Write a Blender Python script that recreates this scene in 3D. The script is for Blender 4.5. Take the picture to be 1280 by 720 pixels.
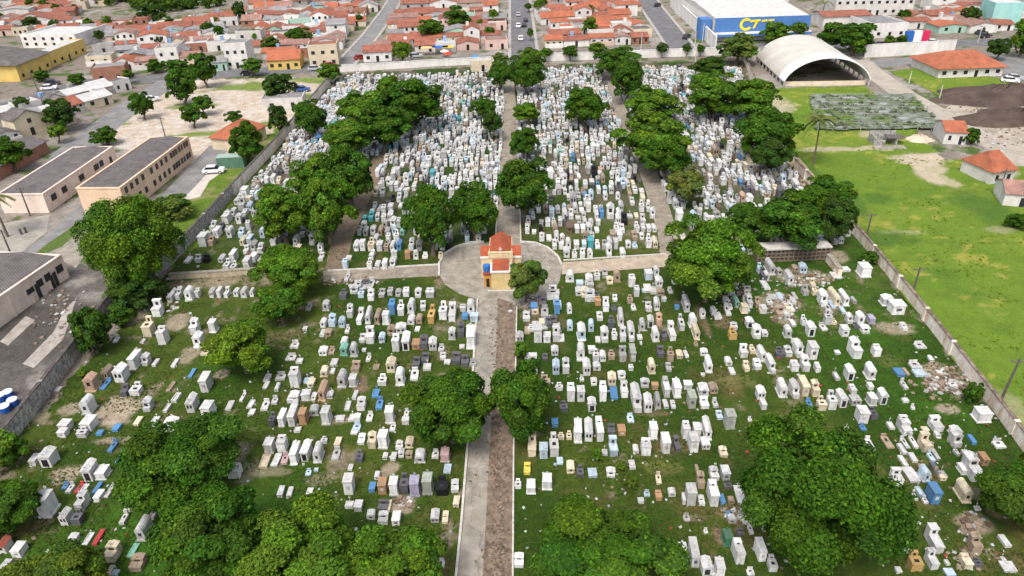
import bpy, bmesh, math, random
import numpy as np
from mathutils import Vector, Matrix
SC = bpy.context.scene
for o in list(bpy.data.objects): bpy.data.objects.remove(o)
COL = SC.collection
rnd = random.Random(7)
R = math.radians
# ------------------------------------------------------------------ camera, light, exposure
H, FPX = 60.0, 914.0
PITCH, YAW, ROLL = 30.15, 1.75, 1.6
cam_d = bpy.data.cameras.new('camera'); cam = bpy.data.objects.new('camera', cam_d); COL.objects.link(cam)
cam_d.sensor_width = 36.0; cam_d.lens = 36.0*FPX/1280.0; cam_d.clip_start = 0.5; cam_d.clip_end = 6000
cam.location = (0, 0, H)
ROT = Matrix.Rotation(R(YAW), 3, 'Z') @ Matrix.Rotation(R(90-PITCH), 3, 'X') @ Matrix.Rotation(R(-ROLL), 3, 'Z')
cam.rotation_euler = ROT.to_euler()
SC.camera = cam
world = bpy.data.worlds.new('World'); SC.world = world; world.use_nodes = True
SUN_EL, SUN_AZ = 58.0, 202.0            # the sun stands high behind the camera's left shoulder, veiled by cloud
nt = world.node_tree
bg = nt.nodes['Background']; sky = nt.nodes.new('ShaderNodeTexSky'); sky.sky_type = 'NISHITA'
sky.sun_disc = False; sky.sun_elevation = R(SUN_EL); sky.sun_rotation = R(SUN_AZ); sky.dust_density = 4.0; sky.air_density = 1.0
hs = nt.nodes.new('ShaderNodeHueSaturation'); hs.inputs['Saturation'].default_value = 0.55
nt.links.new(sky.outputs[0], hs.inputs['Color']); nt.links.new(hs.outputs[0], bg.inputs[0]); bg.inputs[1].default_value = 0.15
sun_d = bpy.data.lights.new('sun', 'SUN'); sun = bpy.data.objects.new('sun', sun_d); COL.objects.link(sun)
sun_d.energy = 1.5; sun_d.angle = R(20); sun_d.color = (1.0, 0.96, 0.9)
az = R(SUN_AZ); d = Vector((math.sin(az)*math.cos(R(SUN_EL)), math.cos(az)*math.cos(R(SUN_EL)), math.sin(R(SUN_EL))))
sun.rotation_euler = (-d).to_track_quat('-Z', 'Y').to_euler()
SC.view_settings.view_transform = 'Standard'; SC.view_settings.look = 'None'
SC.view_settings.exposure = 0.66; SC.view_settings.gamma = 1.0
SC.render.engine = 'CYCLES'; SC.cycles.max_bounces = 5; SC.cycles.diffuse_bounces = 3; SC.cycles.glossy_bounces = 2
SC.cycles.transmission_bounces = 2; SC.cycles.transparent_max_bounces = 4; SC.cycles.use_denoising = True
# ------------------------------------------------------------------ surveying: where a point of the photograph meets the plane z
def at(px, py, z=0.0):
    v = ROT @ Vector(((px-640)/FPX, (360-py)/FPX, -1.0))
    t = (z-H)/v.z
    return Vector((v.x*t, v.y*t, z))
RT = ROT.transposed()
def depth(p): return -(RT @ (Vector(p)-Vector((0, 0, H)))).z
def pxm(p): return FPX/depth(p)
def proj(p):
    q = RT @ (Vector(p)-Vector((0, 0, H)))
    return (640+FPX*q.x/-q.z, 360-FPX*q.y/-q.z)
def inpoly(x, y, poly):
    c = False; n = len(poly); j = n-1
    for i in range(n):
        xi, yi = poly[i][0], poly[i][1]; xj, yj = poly[j][0], poly[j][1]
        if (yi > y) != (yj > y) and x < (xj-xi)*(y-yi)/(yj-yi)+xi: c = not c
        j = i
    return c
def inpoly_np(x, y, poly):
    c = np.zeros(x.shape, bool); n = len(poly); j = n-1
    for i in range(n):
        xi, yi = poly[i][0], poly[i][1]; xj, yj = poly[j][0], poly[j][1]
        if yi != yj:
            c ^= ((yi > y) != (yj > y)) & (x < (xj-xi)*(y-yi)/(yj-yi)+xi)
        j = i
    return c
def W(pts, z=0.0): return [at(p[0], p[1], z) for p in pts]
# value noise for terrain colours
_lat = np.random.RandomState(3).rand(256, 256)
def vnoise(x, y, s):
    x = x/s+91.7; y = y/s+37.3
    xi = np.floor(x).astype(int); yi = np.floor(y).astype(int); fx = x-xi; fy = y-yi
    fx = fx*fx*(3-2*fx); fy = fy*fy*(3-2*fy)
    a = _lat[xi % 256, yi % 256]; b = _lat[(xi+1) % 256, yi % 256]; c = _lat[xi % 256, (yi+1) % 256]; e = _lat[(xi+1) % 256, (yi+1) % 256]
    return (a*(1-fx)+b*fx)*(1-fy)+(c*(1-fx)+e*fx)*fy
def fbm(x, y, s, n=4):
    v = 0; a = 0.5; t = 0
    for i in range(n):
        v = v+a*vnoise(x+i*17.1, y-i*9.3, s/2**i); t += a; a *= 0.55
    return v/t
# ------------------------------------------------------------------ materials
MATS = {}
def paint(name, col, rough=0.85, var=0.25, stain=None, stain_amt=0.0, scale=1.5, bump=0.0, rand=0.12):
    if name in MATS: return MATS[name]
    m = bpy.data.materials.new(name); m.use_nodes = True; t = m.node_tree; L = t.links
    b = t.nodes['Principled BSDF']; b.inputs['Roughness'].default_value = rough
    b.inputs['Specular IOR Level'].default_value = 0.25
    geo = t.nodes.new('ShaderNodeNewGeometry')
    n1 = t.nodes.new('ShaderNodeTexNoise'); n1.inputs['Scale'].default_value = scale; n1.inputs['Detail'].default_value = 6; n1.inputs['Roughness'].default_value = .65
    L.new(geo.outputs['Position'], n1.inputs['Vector'])
    mr = t.nodes.new('ShaderNodeMapRange'); mr.inputs[1].default_value = .3; mr.inputs[2].default_value = .7; mr.inputs[3].default_value = 1-var; mr.inputs[4].default_value = 1+var*.35
    L.new(n1.outputs['Fac'], mr.inputs[0])
    oi = t.nodes.new('ShaderNodeObjectInfo')
    m2 = t.nodes.new('ShaderNodeMapRange'); m2.inputs[3].default_value = 1-rand; m2.inputs[4].default_value = 1+rand*.4
    L.new(oi.outputs['Random'], m2.inputs[0])
    mu = t.nodes.new('ShaderNodeMath'); mu.operation = 'MULTIPLY'; L.new(mr.outputs[0], mu.inputs[0]); L.new(m2.outputs[0], mu.inputs[1])
    mx = t.nodes.new('ShaderNodeVectorMath'); mx.operation = 'SCALE'; mx.inputs[0].default_value = col[:3]
    L.new(mu.outputs[0], mx.inputs['Scale']); out = mx.outputs[0]
    if stain:
        n2 = t.nodes.new('ShaderNodeTexNoise'); n2.inputs['Scale'].default_value = scale*.9; n2.inputs['Detail'].default_value = 8; n2.inputs['Roughness'].default_value = .75
        mp = t.nodes.new('ShaderNodeMapping'); mp.inputs['Scale'].default_value = (1.3, 1.3, .45); mp.inputs['Location'].default_value = (13, 5, 2)
        L.new(geo.outputs['Position'], mp.inputs[0]); L.new(mp.outputs[0], n2.inputs['Vector'])
        r2 = t.nodes.new('ShaderNodeMapRange'); r2.inputs[1].default_value = .45; r2.inputs[2].default_value = .67; r2.inputs[4].default_value = stain_amt
        L.new(n2.outputs['Fac'], r2.inputs[0])
        mm = t.nodes.new('ShaderNodeMix'); mm.data_type = 'RGBA'; mm.inputs['B'].default_value = (*stain, 1)
        L.new(r2.outputs[0], mm.inputs['Factor']); L.new(out, mm.inputs['A']); out = mm.outputs['Result']
    L.new(out, b.inputs['Base Color'])
    if bump:
        bp = t.nodes.new('ShaderNodeBump'); bp.inputs['Strength'].default_value = bump; bp.inputs['Distance'].default_value = .1
        L.new(n1.outputs['Fac'], bp.inputs['Height']); L.new(bp.outputs[0], b.inputs['Normal'])
    MATS[name] = m; return m
def corrugated(name, col, var=.3, rand=.1, pitch=1.0, stain=(.1, .09, .08), amt=.4):
    """roof sheeting or tile courses: bands across the slope in local space"""
    if name in MATS: return MATS[name]
    m = paint(name, col, .9, var, stain, amt, .5, 0, rand); t = m.node_tree
    b = t.nodes['Principled BSDF']; tc = t.nodes.new('ShaderNodeNewGeometry')
    w = t.nodes.new('ShaderNodeTexWave'); w.inputs['Scale'].default_value = pitch; w.inputs['Distortion'].default_value = 1.0; w.inputs['Detail'].default_value = 2
    w.bands_direction = 'DIAGONAL'
    t.links.new(tc.outputs['Position'], w.inputs['Vector'])
    bp = t.nodes.new('ShaderNodeBump'); bp.inputs['Strength'].default_value = .5; bp.inputs['Distance'].default_value = .12
    t.links.new(w.outputs['Fac'], bp.inputs['Height']); t.links.new(bp.outputs[0], b.inputs['Normal'])
    return m
def attr_mat(name, rough=.95, translucent=0.0, noise=((.35, .35), (3.0, .35)), bump=0.3, spec=.15):
    if name in MATS: return MATS[name]
    m = bpy.data.materials.new(name); m.use_nodes = True; t = m.node_tree; L = t.links
    b = t.nodes['Principled BSDF']; b.inputs['Roughness'].default_value = rough; b.inputs['Specular IOR Level'].default_value = spec
    a = t.nodes.new('ShaderNodeAttribute'); a.attribute_name = 'Col'; out = a.outputs['Color']
    geo = t.nodes.new('ShaderNodeNewGeometry'); last = None
    for sc, amt in noise:
        n = t.nodes.new('ShaderNodeTexNoise'); n.inputs['Scale'].default_value = sc; n.inputs['Detail'].default_value = 6; n.inputs['Roughness'].default_value = .7
        L.new(geo.outputs['Position'], n.inputs['Vector'])
        mr = t.nodes.new('ShaderNodeMapRange'); mr.inputs[1].default_value = .28; mr.inputs[2].default_value = .72; mr.inputs[3].default_value = 1-amt; mr.inputs[4].default_value = 1+amt
        L.new(n.outputs['Fac'], mr.inputs[0])
        s = t.nodes.new('ShaderNodeVectorMath'); s.operation = 'SCALE'; L.new(out, s.inputs[0]); L.new(mr.outputs[0], s.inputs['Scale']); out = s.outputs[0]; last = n
    L.new(out, b.inputs['Base Color'])
    if bump and last:
        bp = t.nodes.new('ShaderNodeBump'); bp.inputs['Strength'].default_value = bump; bp.inputs['Distance'].default_value = .25
        L.new(last.outputs['Fac'], bp.inputs['Height']); L.new(bp.outputs[0], b.inputs['Normal'])
    if translucent:
        tr = t.nodes.new('ShaderNodeBsdfTranslucent'); L.new(out, tr.inputs['Color'])
        mix = t.nodes.new('ShaderNodeMixShader'); mix.inputs[0].default_value = translucent
        L.new(b.outputs[0], mix.inputs[1]); L.new(tr.outputs[0], mix.inputs[2]); L.new(mix.outputs[0], t.nodes['Material Output'].inputs['Surface'])
    MATS[name] = m; return m
# ------------------------------------------------------------------ mesh building
class MB:
    def __init__(s): s.v = []; s.f = []; s.m = []
    def face(s, pts, mi=0):
        i = len(s.v); s.v += [tuple(p) for p in pts]; s.f.append(tuple(range(i, i+len(pts)))); s.m.append(mi)
    def box(s, x0, x1, y0, y1, z0, z1, mi=0, M=None, bottom=False):
        P = [(x0, y0, z0), (x1, y0, z0), (x1, y1, z0), (x0, y1, z0), (x0, y0, z1), (x1, y0, z1), (x1, y1, z1), (x0, y1, z1)]
        if M is not None: P = [tuple(M @ Vector(p)) for p in P]
        i = len(s.v); s.v += P
        F = [(0, 1, 5, 4), (1, 2, 6, 5), (2, 3, 7, 6), (3, 0, 4, 7), (4, 5, 6, 7), (3, 2, 1, 0)]
        for f in F: s.f.append(tuple(i+k for k in f)); s.m.append(mi)
        return s
    def prism(s, prof, y0, y1, mi=0, M=None):
        """profile of (x,z) counter-clockwise seen from -y, extruded along y"""
        n = len(prof); P = [(x, y0, z) for x, z in prof]+[(x, y1, z) for x, z in prof]
        if M is not None: P = [tuple(M @ Vector(p)) for p in P]
        i = len(s.v); s.v += P
        s.f.append(tuple(i+k for k in range(n))); s.m.append(mi)
        s.f.append(tuple(i+n+k for k in reversed(range(n)))); s.m.append(mi)
        for k in range(n):
            a, b = k, (k+1) % n
            s.f.append((i+b, i+a, i+n+a, i+n+b)); s.m.append(mi)
        return s
    def poly(s, pts, z0, z1, mi=0):
        """flat polygon in xy extruded in z"""
        n = len(pts); i = len(s.v)
        s.v += [(p[0], p[1], z0) for p in pts]+[(p[0], p[1], z1) for p in pts]
        s.f.append(tuple(i+n+k for k in range(n))); s.m.append(mi)
        for k in range(n):
            a, b = k, (k+1) % n
            s.f.append((i+a, i+b, i+n+b, i+n+a)); s.m.append(mi)
        return s
    def tube(s, pts, rad, n=7, mi=0, cap=True):
        pts = [Vector(p) for p in pts]; rings = []
        for k, p in enumerate(pts):
            t = (pts[min(k+1, len(pts)-1)]-pts[max(k-1, 0)]).normalized()
            a = t.cross(Vector((0, 0, 1)) if abs(t.z) < .9 else Vector((1, 0, 0))).normalized(); b = t.cross(a)
            r = rad[k] if hasattr(rad, '__len__') else rad
            i = len(s.v); rings.append(i)
            for q in range(n):
                an = 2*math.pi*q/n; s.v.append(tuple(p+(a*math.cos(an)+b*math.sin(an))*r))
        for k in range(len(rings)-1):
            for q in range(n):
                s.f.append((rings[k]+q, rings[k]+(q+1) % n, rings[k+1]+(q+1) % n, rings[k+1]+q)); s.m.append(mi)
        if cap:
            s.f.append(tuple(rings[-1]+q for q in range(n))); s.m.append(mi)
            s.f.append(tuple(rings[0]+q for q in reversed(range(n)))); s.m.append(mi)
        return s
    def mesh(s, name, mats):
        me = bpy.data.meshes.new(name); me.from_pydata(s.v, [], s.f)
        for m in (mats if isinstance(mats, (list, tuple)) else [mats]): me.materials.append(m)
        if any(s.m): me.polygons.foreach_set('material_index', s.m)
        bm = bmesh.new(); bm.from_mesh(me); bmesh.ops.recalc_face_normals(bm, faces=bm.faces); bm.to_mesh(me); bm.free()
        me.update(); return me
    def build(s, name, mats, parent=None):
        o = bpy.data.objects.new(name, s.mesh(name, mats)); COL.objects.link(o)
        if parent is not None: o.parent = parent
        return o
def tag(o, label=None, cat=None, group=None, kind=None):
    if label: o['label'] = label
    if cat: o['category'] = cat
    if group: o['group'] = group
    if kind: o['kind'] = kind
    return o
def empty(name, loc=(0, 0, 0), rz=0, sc=None):
    o = bpy.data.objects.new(name, None); COL.objects.link(o); o.location = loc; o.rotation_euler = (0, 0, rz)
    if sc: o.scale = sc
    o.empty_display_size = .2
    return o
def part(name, mesh, parent, material=None):
    o = bpy.data.objects.new(name, mesh); COL.objects.link(o); o.parent = parent
    if material is not None:
        o.material_slots[0].link = 'OBJECT'; o.material_slots[0].material = material
    return o
def fast_mesh(name, verts, faces_n, mat, fcol=None, pcol=None, loops=None):
    """verts (N,3); quads in sequence unless loops given; fcol one colour a face, pcol one a vertex"""
    me = bpy.data.meshes.new(name); nv = len(verts)
    if loops is None: loops = np.arange(nv, dtype=np.int32)
    nf = len(loops)//faces_n
    me.vertices.add(nv); me.vertices.foreach_set('co', np.asarray(verts, np.float32).ravel())
    me.loops.add(len(loops)); me.loops.foreach_set('vertex_index', np.asarray(loops, np.int32).ravel())
    me.polygons.add(nf); me.polygons.foreach_set('loop_start', np.arange(0, nf*faces_n, faces_n, dtype=np.int32))
    me.polygons.foreach_set('loop_total', np.full(nf, faces_n, np.int32))
    me.update(calc_edges=True)
    if fcol is not None:
        a = me.attributes.new('Col', 'FLOAT_COLOR', 'FACE'); a.data.foreach_set('color', np.c_[fcol, np.ones(len(fcol))].astype(np.float32).ravel())
    if pcol is not None:
        a = me.attributes.new('Col', 'FLOAT_COLOR', 'POINT'); a.data.foreach_set('color', np.c_[pcol, np.ones(len(pcol))].astype(np.float32).ravel())
    me.materials.append(mat); me.validate(); return me
# ------------------------------------------------------------------ labels: each says which one, by its look and by what it stands next to
ORD = ['closest', 'second closest', 'third closest', 'fourth closest', 'fifth closest', 'sixth closest', 'seventh closest', 'eighth closest', 'ninth closest',
       'tenth closest', 'eleventh closest', 'twelfth closest', 'thirteenth closest', 'fourteenth closest', 'fifteenth closest']
def sector(p, l):
    dx, dy = p[0]-l[0], p[1]-l[1]
    if abs(dx) > abs(dy): return 'left of' if dx < 0 else 'right of'
    return 'in front of' if dy < 0 else 'behind'
def write_labels(items, marks, extra=()):
    """items (object, look, (x,y)); marks (phrase, (x,y)); extra (look, (x,y)) also count in the ranks"""
    allp = [(lk, p, o) for o, lk, p in items]+[(lk, p, None) for lk, p in extra]
    best = {}
    for ph, l in marks:
        bins = {}
        for lk, p, o in allp:
            if (p[0]-l[0])**2+(p[1]-l[1])**2 > 130**2: continue
            bins.setdefault((lk, sector(p, l)), []).append((math.hypot(p[0]-l[0], p[1]-l[1]), o))
        for (lk, s), lst in bins.items():
            lst.sort(key=lambda q: q[0])
            for k, (dd, o) in enumerate(lst):
                if o is None or len(('%s %s, %s %s' % (ORD[min(k, 14)], lk, s, ph)).split()) > 16: continue
                sc = (k*7+dd, k, ph, s, lk)
                if o.name not in best or sc[0] < best[o.name][0]: best[o.name] = sc
    for o, lk, p in items:
        if o.name not in best: o['label'] = lk; continue
        _, k, ph, s, lk = best[o.name]
        o['label'] = '%s %s, %s %s' % (ORD[min(k, 14)], lk, s, ph)
# ================================================================== SETTING: ground, paths, streets
CEM = [(20, 545), (215, 335), (345, 190), (425, 92), (620, 82), (925, 76), (985, 195), (1076, 302), (1300, 590), (1500, 900), (-300, 900)]
CEMW = W(CEM)
FIELD = [(935, 112), (1082, 108), (1180, 200), (1330, 215), (1420, 420), (1420, 760), (1302, 588), (1078, 302), (987, 197)]
FIELDW = W(FIELD)
YARD = [(-200, 640), (-200, 330), (130, 330), (132, 372), (92, 448), (18, 548), (-40, 640)]
YARDW = W(YARD)
PARK = [(120, 178), (185, 118), (245, 100), (412, 96), (400, 112), (345, 190), (240, 205)]
PARKW = W(PARK)
LAWN = [(228, 238), (345, 160), (372, 150), (345, 192), (215, 336), (180, 320)]
LAWNW = W(LAWN)
NU, NV = 620, 640
yy = 22*(480/22)**np.linspace(0, 1, NV)
uu = np.linspace(-1, 1, NU)
YY, UU = np.meshgrid(yy, uu, indexing='ij'); XX = UU*(46+0.72*YY)
nA = fbm(XX, YY, 14); nB = fbm(XX+200, YY, 4.5); nC = fbm(XX, YY+300, 1.6, 3); nD = fbm(XX-80, YY, 45)
wx = XX+(nB-.5)*5; wy = YY+(nC-.5)*4                         # warped coordinates make ragged edges
def mixc(a, b, t):
    t = np.clip(t, 0, 1)[..., None]; return a*(1-t)+b*t
def colr(*c): return np.array(c, float)
colg = np.zeros(XX.shape+(3,))+colr(.215, .18, .15)           # town: dust, concrete yards
colg = mixc(colg, colr(.30, .27, .245), (nA-.48)*4)
colg = mixc(colg, colr(.07, .11, .025), (nB-.55)*7)
cem = inpoly_np(wx, wy, CEMW)
gr = mixc(np.zeros_like(colg)+colr(.028, .060, .006), colr(.060, .086, .012), (nA-.38)*3.2)
gr = mixc(gr, colr(.038, .105, .008), (nD-.5)*5)
gr = mixc(gr, colr(.105, .085, .03), (nB-.60)*4)
gr = mixc(gr, colr(.20, .165, .11), (nC*.5+nA*.5-.62)*9)
colg[cem] = gr[cem]
back = cem & (YY > 112)                                       # trodden soil between the crowded rear tombs
soil = mixc(np.zeros_like(colg)+colr(.12, .10, .072), colr(.032, .06, .010), (nB-.42)*5)
tb = np.clip((YY-116)/34, 0, 1)[..., None]
colg[back] = (gr*(1-tb)+soil*tb)[back]
yard = inpoly_np(wx, wy, YARDW)
yc = mixc(np.zeros_like(colg)+colr(.125, .11, .098), colr(.26, .235, .21), (nB-.52)*6)
yc = mixc(yc, colr(.085, .075, .066), (nA-.52)*8)
colg[yard] = yc[yard]
park = inpoly_np(wx, wy, PARKW)
pc = mixc(np.zeros_like(colg)+colr(.46, .37, .28), colr(.52, .46, .40), (nC-.4)*4)
pc = mixc(pc, colr(.16, .21, .05), (fbm(XX*.5, YY, 9)-.535)*12)
colg[park] = pc[park]
lawn = inpoly_np(wx, wy, LAWNW)
lc = mixc(np.zeros_like(colg)+colr(.10, .16, .02), colr(.24, .21, .10), (nB-.55)*6)
colg[lawn] = lc[lawn]
# bare patches where the photograph shows earth: px, py, half width, half height, strength, tone
BARE = [(147, 512, 26, 20, 1, 0), (87, 512, 16, 9, .8, 0), (222, 402, 14, 12, .8, 0), (237, 442, 14, 10, .7, 0), (277, 467, 9, 6, .9, 0), (50, 522, 12, 8, .6, 0),
        (85, 592, 24, 12, .9, 0), (22, 575, 12, 7, .7, 0), (155, 551, 48, 4, .7, 0), (185, 547, 14, 7, .6, 0), (17, 607, 18, 8, .5, 0), (45, 660, 16, 10, .5, 1), (310, 590, 12, 18, .45, 0),
        (452, 480, 10, 11, .9, 1), (422, 525, 12, 5, .6, 0), (487, 585, 11, 8, .9, 0), (505, 630, 16, 11, .9, 0), (335, 590, 28, 6, .5, 0), (400, 600, 20, 8, .4, 0),
        (880, 402, 6, 24, .8, 1), (902, 402, 13, 10, .7, 1), (660, 374, 20, 12, .9, 0), (665, 395, 14, 14, .7, 1), (922, 477, 24, 9, .45, 2), (815, 516, 24, 4, .5, 1), (830, 585, 26, 9, .45, 2),
        (917, 641, 30, 12, .9, 1), (897, 668, 7, 16, .9, 1), (850, 560, 26, 4, .4, 1),
        (1120, 410, 28, 8, .8, 0), (1178, 472, 22, 22, .95, 0), (1185, 511, 16, 6, .9, 0), (975, 378, 28, 12, .8, 0), (982, 398, 14, 9, .6, 0), (1000, 345, 40, 10, .7, 0), (1045, 320, 18, 8, .8, 0),
        (1218, 655, 26, 14, .6, 0), (967, 640, 14, 22, .8, 1), (1247, 640, 12, 9, .7, 1), (1150, 575, 22, 6, .4, 2), (1212, 615, 20, 8, .4, 0), (1110, 450, 20, 8, .3, 2),
        (250, 355, 50, 6, .5, 0), (350, 420, 30, 7, .4, 1), (170, 395, 14, 10, .7, 0), (440, 350, 40, 5, .6, 1), (700, 405, 20, 7, .4, 1), (760, 440, 18, 5, .3, 1)]
TONE = [colr(.33, .27, .195), colr(.18, .125, .08), colr(.17, .16, .055)]
for px, py, hw, hh, s, tn in BARE:
    c = at(px, py); ex = at(px+hw, py).x-c.x; ey = abs(at(px, py-hh).y-c.y)
    dd = ((XX-c.x)/ex)**2+((YY-c.y)/ey)**2
    t = np.clip((1.25-dd)*1.6+(nC-.5)*2.6, 0, 1)*s
    t[~(cem | yard)] = 0
    colg = mixc(colg, TONE[tn], t)
zz = np.where(cem, (nA-.5)*.25, 0.0)*0-0.012
gv = np.stack([XX, YY, zz], -1).reshape(-1, 3)
ii = (np.arange(NV-1)[:, None]*NU+np.arange(NU-1)[None, :]).ravel()
loops = np.stack([ii, ii+1, ii+NU+1, ii+NU], -1).ravel()
M_ground = attr_mat('ground_soil', noise=((.5, .3), (2.2, .38), (7, .25)), bump=.6)
go = bpy.data.objects.new('ground', fast_mesh('ground', gv, 4, M_ground, pcol=colg.reshape(-1, 3), loops=loops)); COL.objects.link(go); tag(go, kind='structure')
mb = MB(); mb.face([(-4000, -1500, -.4), (4000, -1500, -.4), (4000, 5000, -.4), (-4000, 5000, -.4)])
tag(mb.build('land', paint('far_land', (.2, .2, .14), .95, .5, (.06, .09, .03), .8, .02)), kind='structure')
# the meadow right of the cemetery wall
def sheet(name, poly, z, step, colf, mat, relief=0.0):
    xs = [p[0] for p in poly]; ys = [p[1] for p in poly]
    nx = int((max(xs)-min(xs))/step)+2; ny = int((max(ys)-min(ys))/step)+2
    gx = min(xs)+np.arange(nx)*step; gy = min(ys)+np.arange(ny)*step
    Y, X = np.meshgrid(gy, gx, indexing='ij')
    cx = X[:-1, :-1]+step/2; cy = Y[:-1, :-1]+step/2
    keep = inpoly_np(cx+(vnoise(cx, cy, 2.5)-.5)*2*step, cy+(vnoise(cx+50, cy, 2.5)-.5)*2*step, poly).ravel()
    z_ = z+relief*fbm(X, Y, 3.0, 3)
    i = (np.arange(ny-1)[:, None]*nx+np.arange(nx-1)[None, :]).ravel()[keep]
    lp = np.stack([i, i+1, i+nx+1, i+nx], -1)
    used, inv = np.unique(lp, return_inverse=True)
    V = np.stack([X, Y, z_], -1).reshape(-1, 3)[used]; C = colf(X, Y).reshape(-1, 3)[used]
    o = bpy.data.objects.new(name, fast_mesh(name, V, 4, mat, pcol=C, loops=inv.ravel())); COL.objects.link(o); tag(o, kind='structure'); return o
M_field = attr_mat('meadow_grass', noise=((.25, .1), (1.1, .14), (4.5, .28)), bump=.6)
def fieldcol(X, Y):
    a = fbm(X*.8, Y*1.6, 16); b = fbm(X+9, Y*1.4, 5); c = fbm(X, Y, 2, 3)
    k = np.zeros(X.shape+(3,))+colr(.118, .188, .020)
    k = mixc(k, colr(.088, .158, .018), (b-.5)*3.5)
    k = mixc(k, colr(.16, .215, .028), (a-.52)*3)
    k = mixc(k, colr(.27, .26, .05), (c-.6)*6*(a > .45))
    for px, py, hw, hh, s in [(1150, 200, 34, 8, 1), (1200, 195, 60, 4, 1), (1160, 222, 13, 12, .9), (1186, 228, 10, 10, .7), (1040, 188, 44, 3, .7), (1165, 213, 20, 6, .8), (1090, 170, 16, 6, .6), (1240, 215, 30, 9, .6), (1125, 292, 30, 3, .35), (1250, 288, 20, 5, .35), (1255, 510, 26, 22, .35), (960, 130, 30, 14, .8), (1100, 186, 26, 3, .7)]:
        q = at(px, py); ex = at(px+hw, py).x-q.x; ey = abs(at(px, py-hh).y-q.y)
        dd = ((X-q.x)/ex)**2+((Y-q.y)/ey)**2
        k = mixc(k, colr(.44, .37, .27), np.clip((1.2-dd)*1.6+(c-.5)*2.5, 0, 1)*s)
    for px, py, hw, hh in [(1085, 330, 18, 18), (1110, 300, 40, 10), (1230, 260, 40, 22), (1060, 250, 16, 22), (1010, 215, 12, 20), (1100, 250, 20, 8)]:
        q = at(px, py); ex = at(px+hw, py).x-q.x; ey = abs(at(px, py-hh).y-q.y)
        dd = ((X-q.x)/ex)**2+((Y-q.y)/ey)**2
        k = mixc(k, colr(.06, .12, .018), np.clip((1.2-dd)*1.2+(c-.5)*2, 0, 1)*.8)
    return k
sheet('meadow', FIELDW, .0, .8, fieldcol, M_field, .45)
LAWN2 = W([(1112, 90), (1160, 84), (1262, 100), (1280, 112), (1200, 128), (1180, 122)])
sheet('lawn', LAWN2, .05, 1.0, fieldcol, M_field, .1)
# flat paved things: polygon sheets with a kerb where the photograph has one
M_conc = paint('path_concrete', (.34, .31, .26), .9, .45, (.22, .185, .14), .8, .55, .15, 0)
M_conc2 = paint('worn_concrete', (.31, .27, .215), .9, .4, (.21, .17, .12), .8, .6, .2, 0)
M_rub = paint('broken_paving', (.25, .185, .135), .95, .7, (.11, .08, .055), .9, 1.1, .6, 0)
M_asph = paint('asphalt', (.14, .137, .142), .9, .3, (.27, .26, .25), .5, .35, .1, 0)
M_asph2 = paint('pale_asphalt', (.20, .195, .195), .9, .3, (.36, .34, .31), .5, .3, .1, 0)
M_dirt = paint('dirt_road', (.42, .37, .31), .95, .3, (.25, .22, .16), .5, .3, .2, 0)
M_kerb = paint('kerb_stone', (.6, .57, .52), .9, .3, (.3, .27, .22), .6, 1.5, 0, 0)
M_pave = paint('pavement', (.42, .39, .36), .9, .3, (.25, .22, .2), .5, .6, 0, 0)
def flat(name, pts_px, z, mat, world_pts=None):
    p = world_pts or W(pts_px); mb = MB(); mb.face([(q[0], q[1], z) for q in p])
    o = mb.build(name, mat); tag(o, kind='structure'); return o
def ribbon(cl, width):
    """outline of a strip of one width (or a width at each point) about a world polyline"""
    Lf, Rt = [], []
    for k, p in enumerate(cl):
        a = Vector(cl[max(k-1, 0)]).xy; b = Vector(cl[min(k+1, len(cl)-1)]).xy
        t = (b-a).normalized(); nrm = Vector((-t.y, t.x)); w = width[k] if hasattr(width, '__len__') else width
        Lf.append((p[0]+nrm.x*w/2, p[1]+nrm.y*w/2)); Rt.append((p[0]-nrm.x*w/2, p[1]-nrm.y*w/2))
    return Lf, Rt
ROADP = []
def road(name, px, width, z, mat, wpts=None):
    cl = wpts or W(px); Lf, Rt = ribbon(cl, width)
    if name == 'street': w_ = ribbon(cl, (width if not hasattr(width, '__len__') else max(width))+1.8); ROADP.append(w_[0]+w_[1][::-1])
    mb = MB()
    for k in range(len(cl)-1):
        mb.face([(*Rt[k], z), (*Rt[k+1], z), (*Lf[k+1], z), (*Lf[k], z)])
    o = mb.build(name, mat); tag(o, kind='structure'); return o
def kerb(name, px, width=.18, h=.14, mat=None, wpts=None, z0=0.0):
    cl = wpts or W(px); Lf, Rt = ribbon(cl, width); mb = MB(); n = len(cl)
    for k in range(n-1):
        a, b, c, e = Rt[k], Rt[k+1], Lf[k+1], Lf[k]
        mb.face([(*a, z0+h), (*b, z0+h), (*c, z0+h), (*e, z0+h)]); mb.face([(*a, z0), (*b, z0), (*b, z0+h), (*a, z0+h)]); mb.face([(*c, z0), (*e, z0), (*e, z0+h), (*c, z0+h)])
    mb.face([(*Rt[0], z0), (*Rt[0], z0+h), (*Lf[0], z0+h), (*Lf[0], z0)]); mb.face([(*Rt[-1], z0), (*Lf[-1], z0), (*Lf[-1], z0+h), (*Rt[-1], z0+h)])
    o = mb.build(name, mat or M_kerb); tag(o, kind='structure'); return o
arc_l = [(597, 374), (575, 368), (556, 356), (549, 343), (549, 330), (556, 318), (570, 309), (588, 304), (603, 303)]
arc_r = [(650, 303), (668, 304), (684, 310), (697, 321), (702, 334), (700, 350), (692, 366), (676, 378), (645, 384)]
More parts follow.
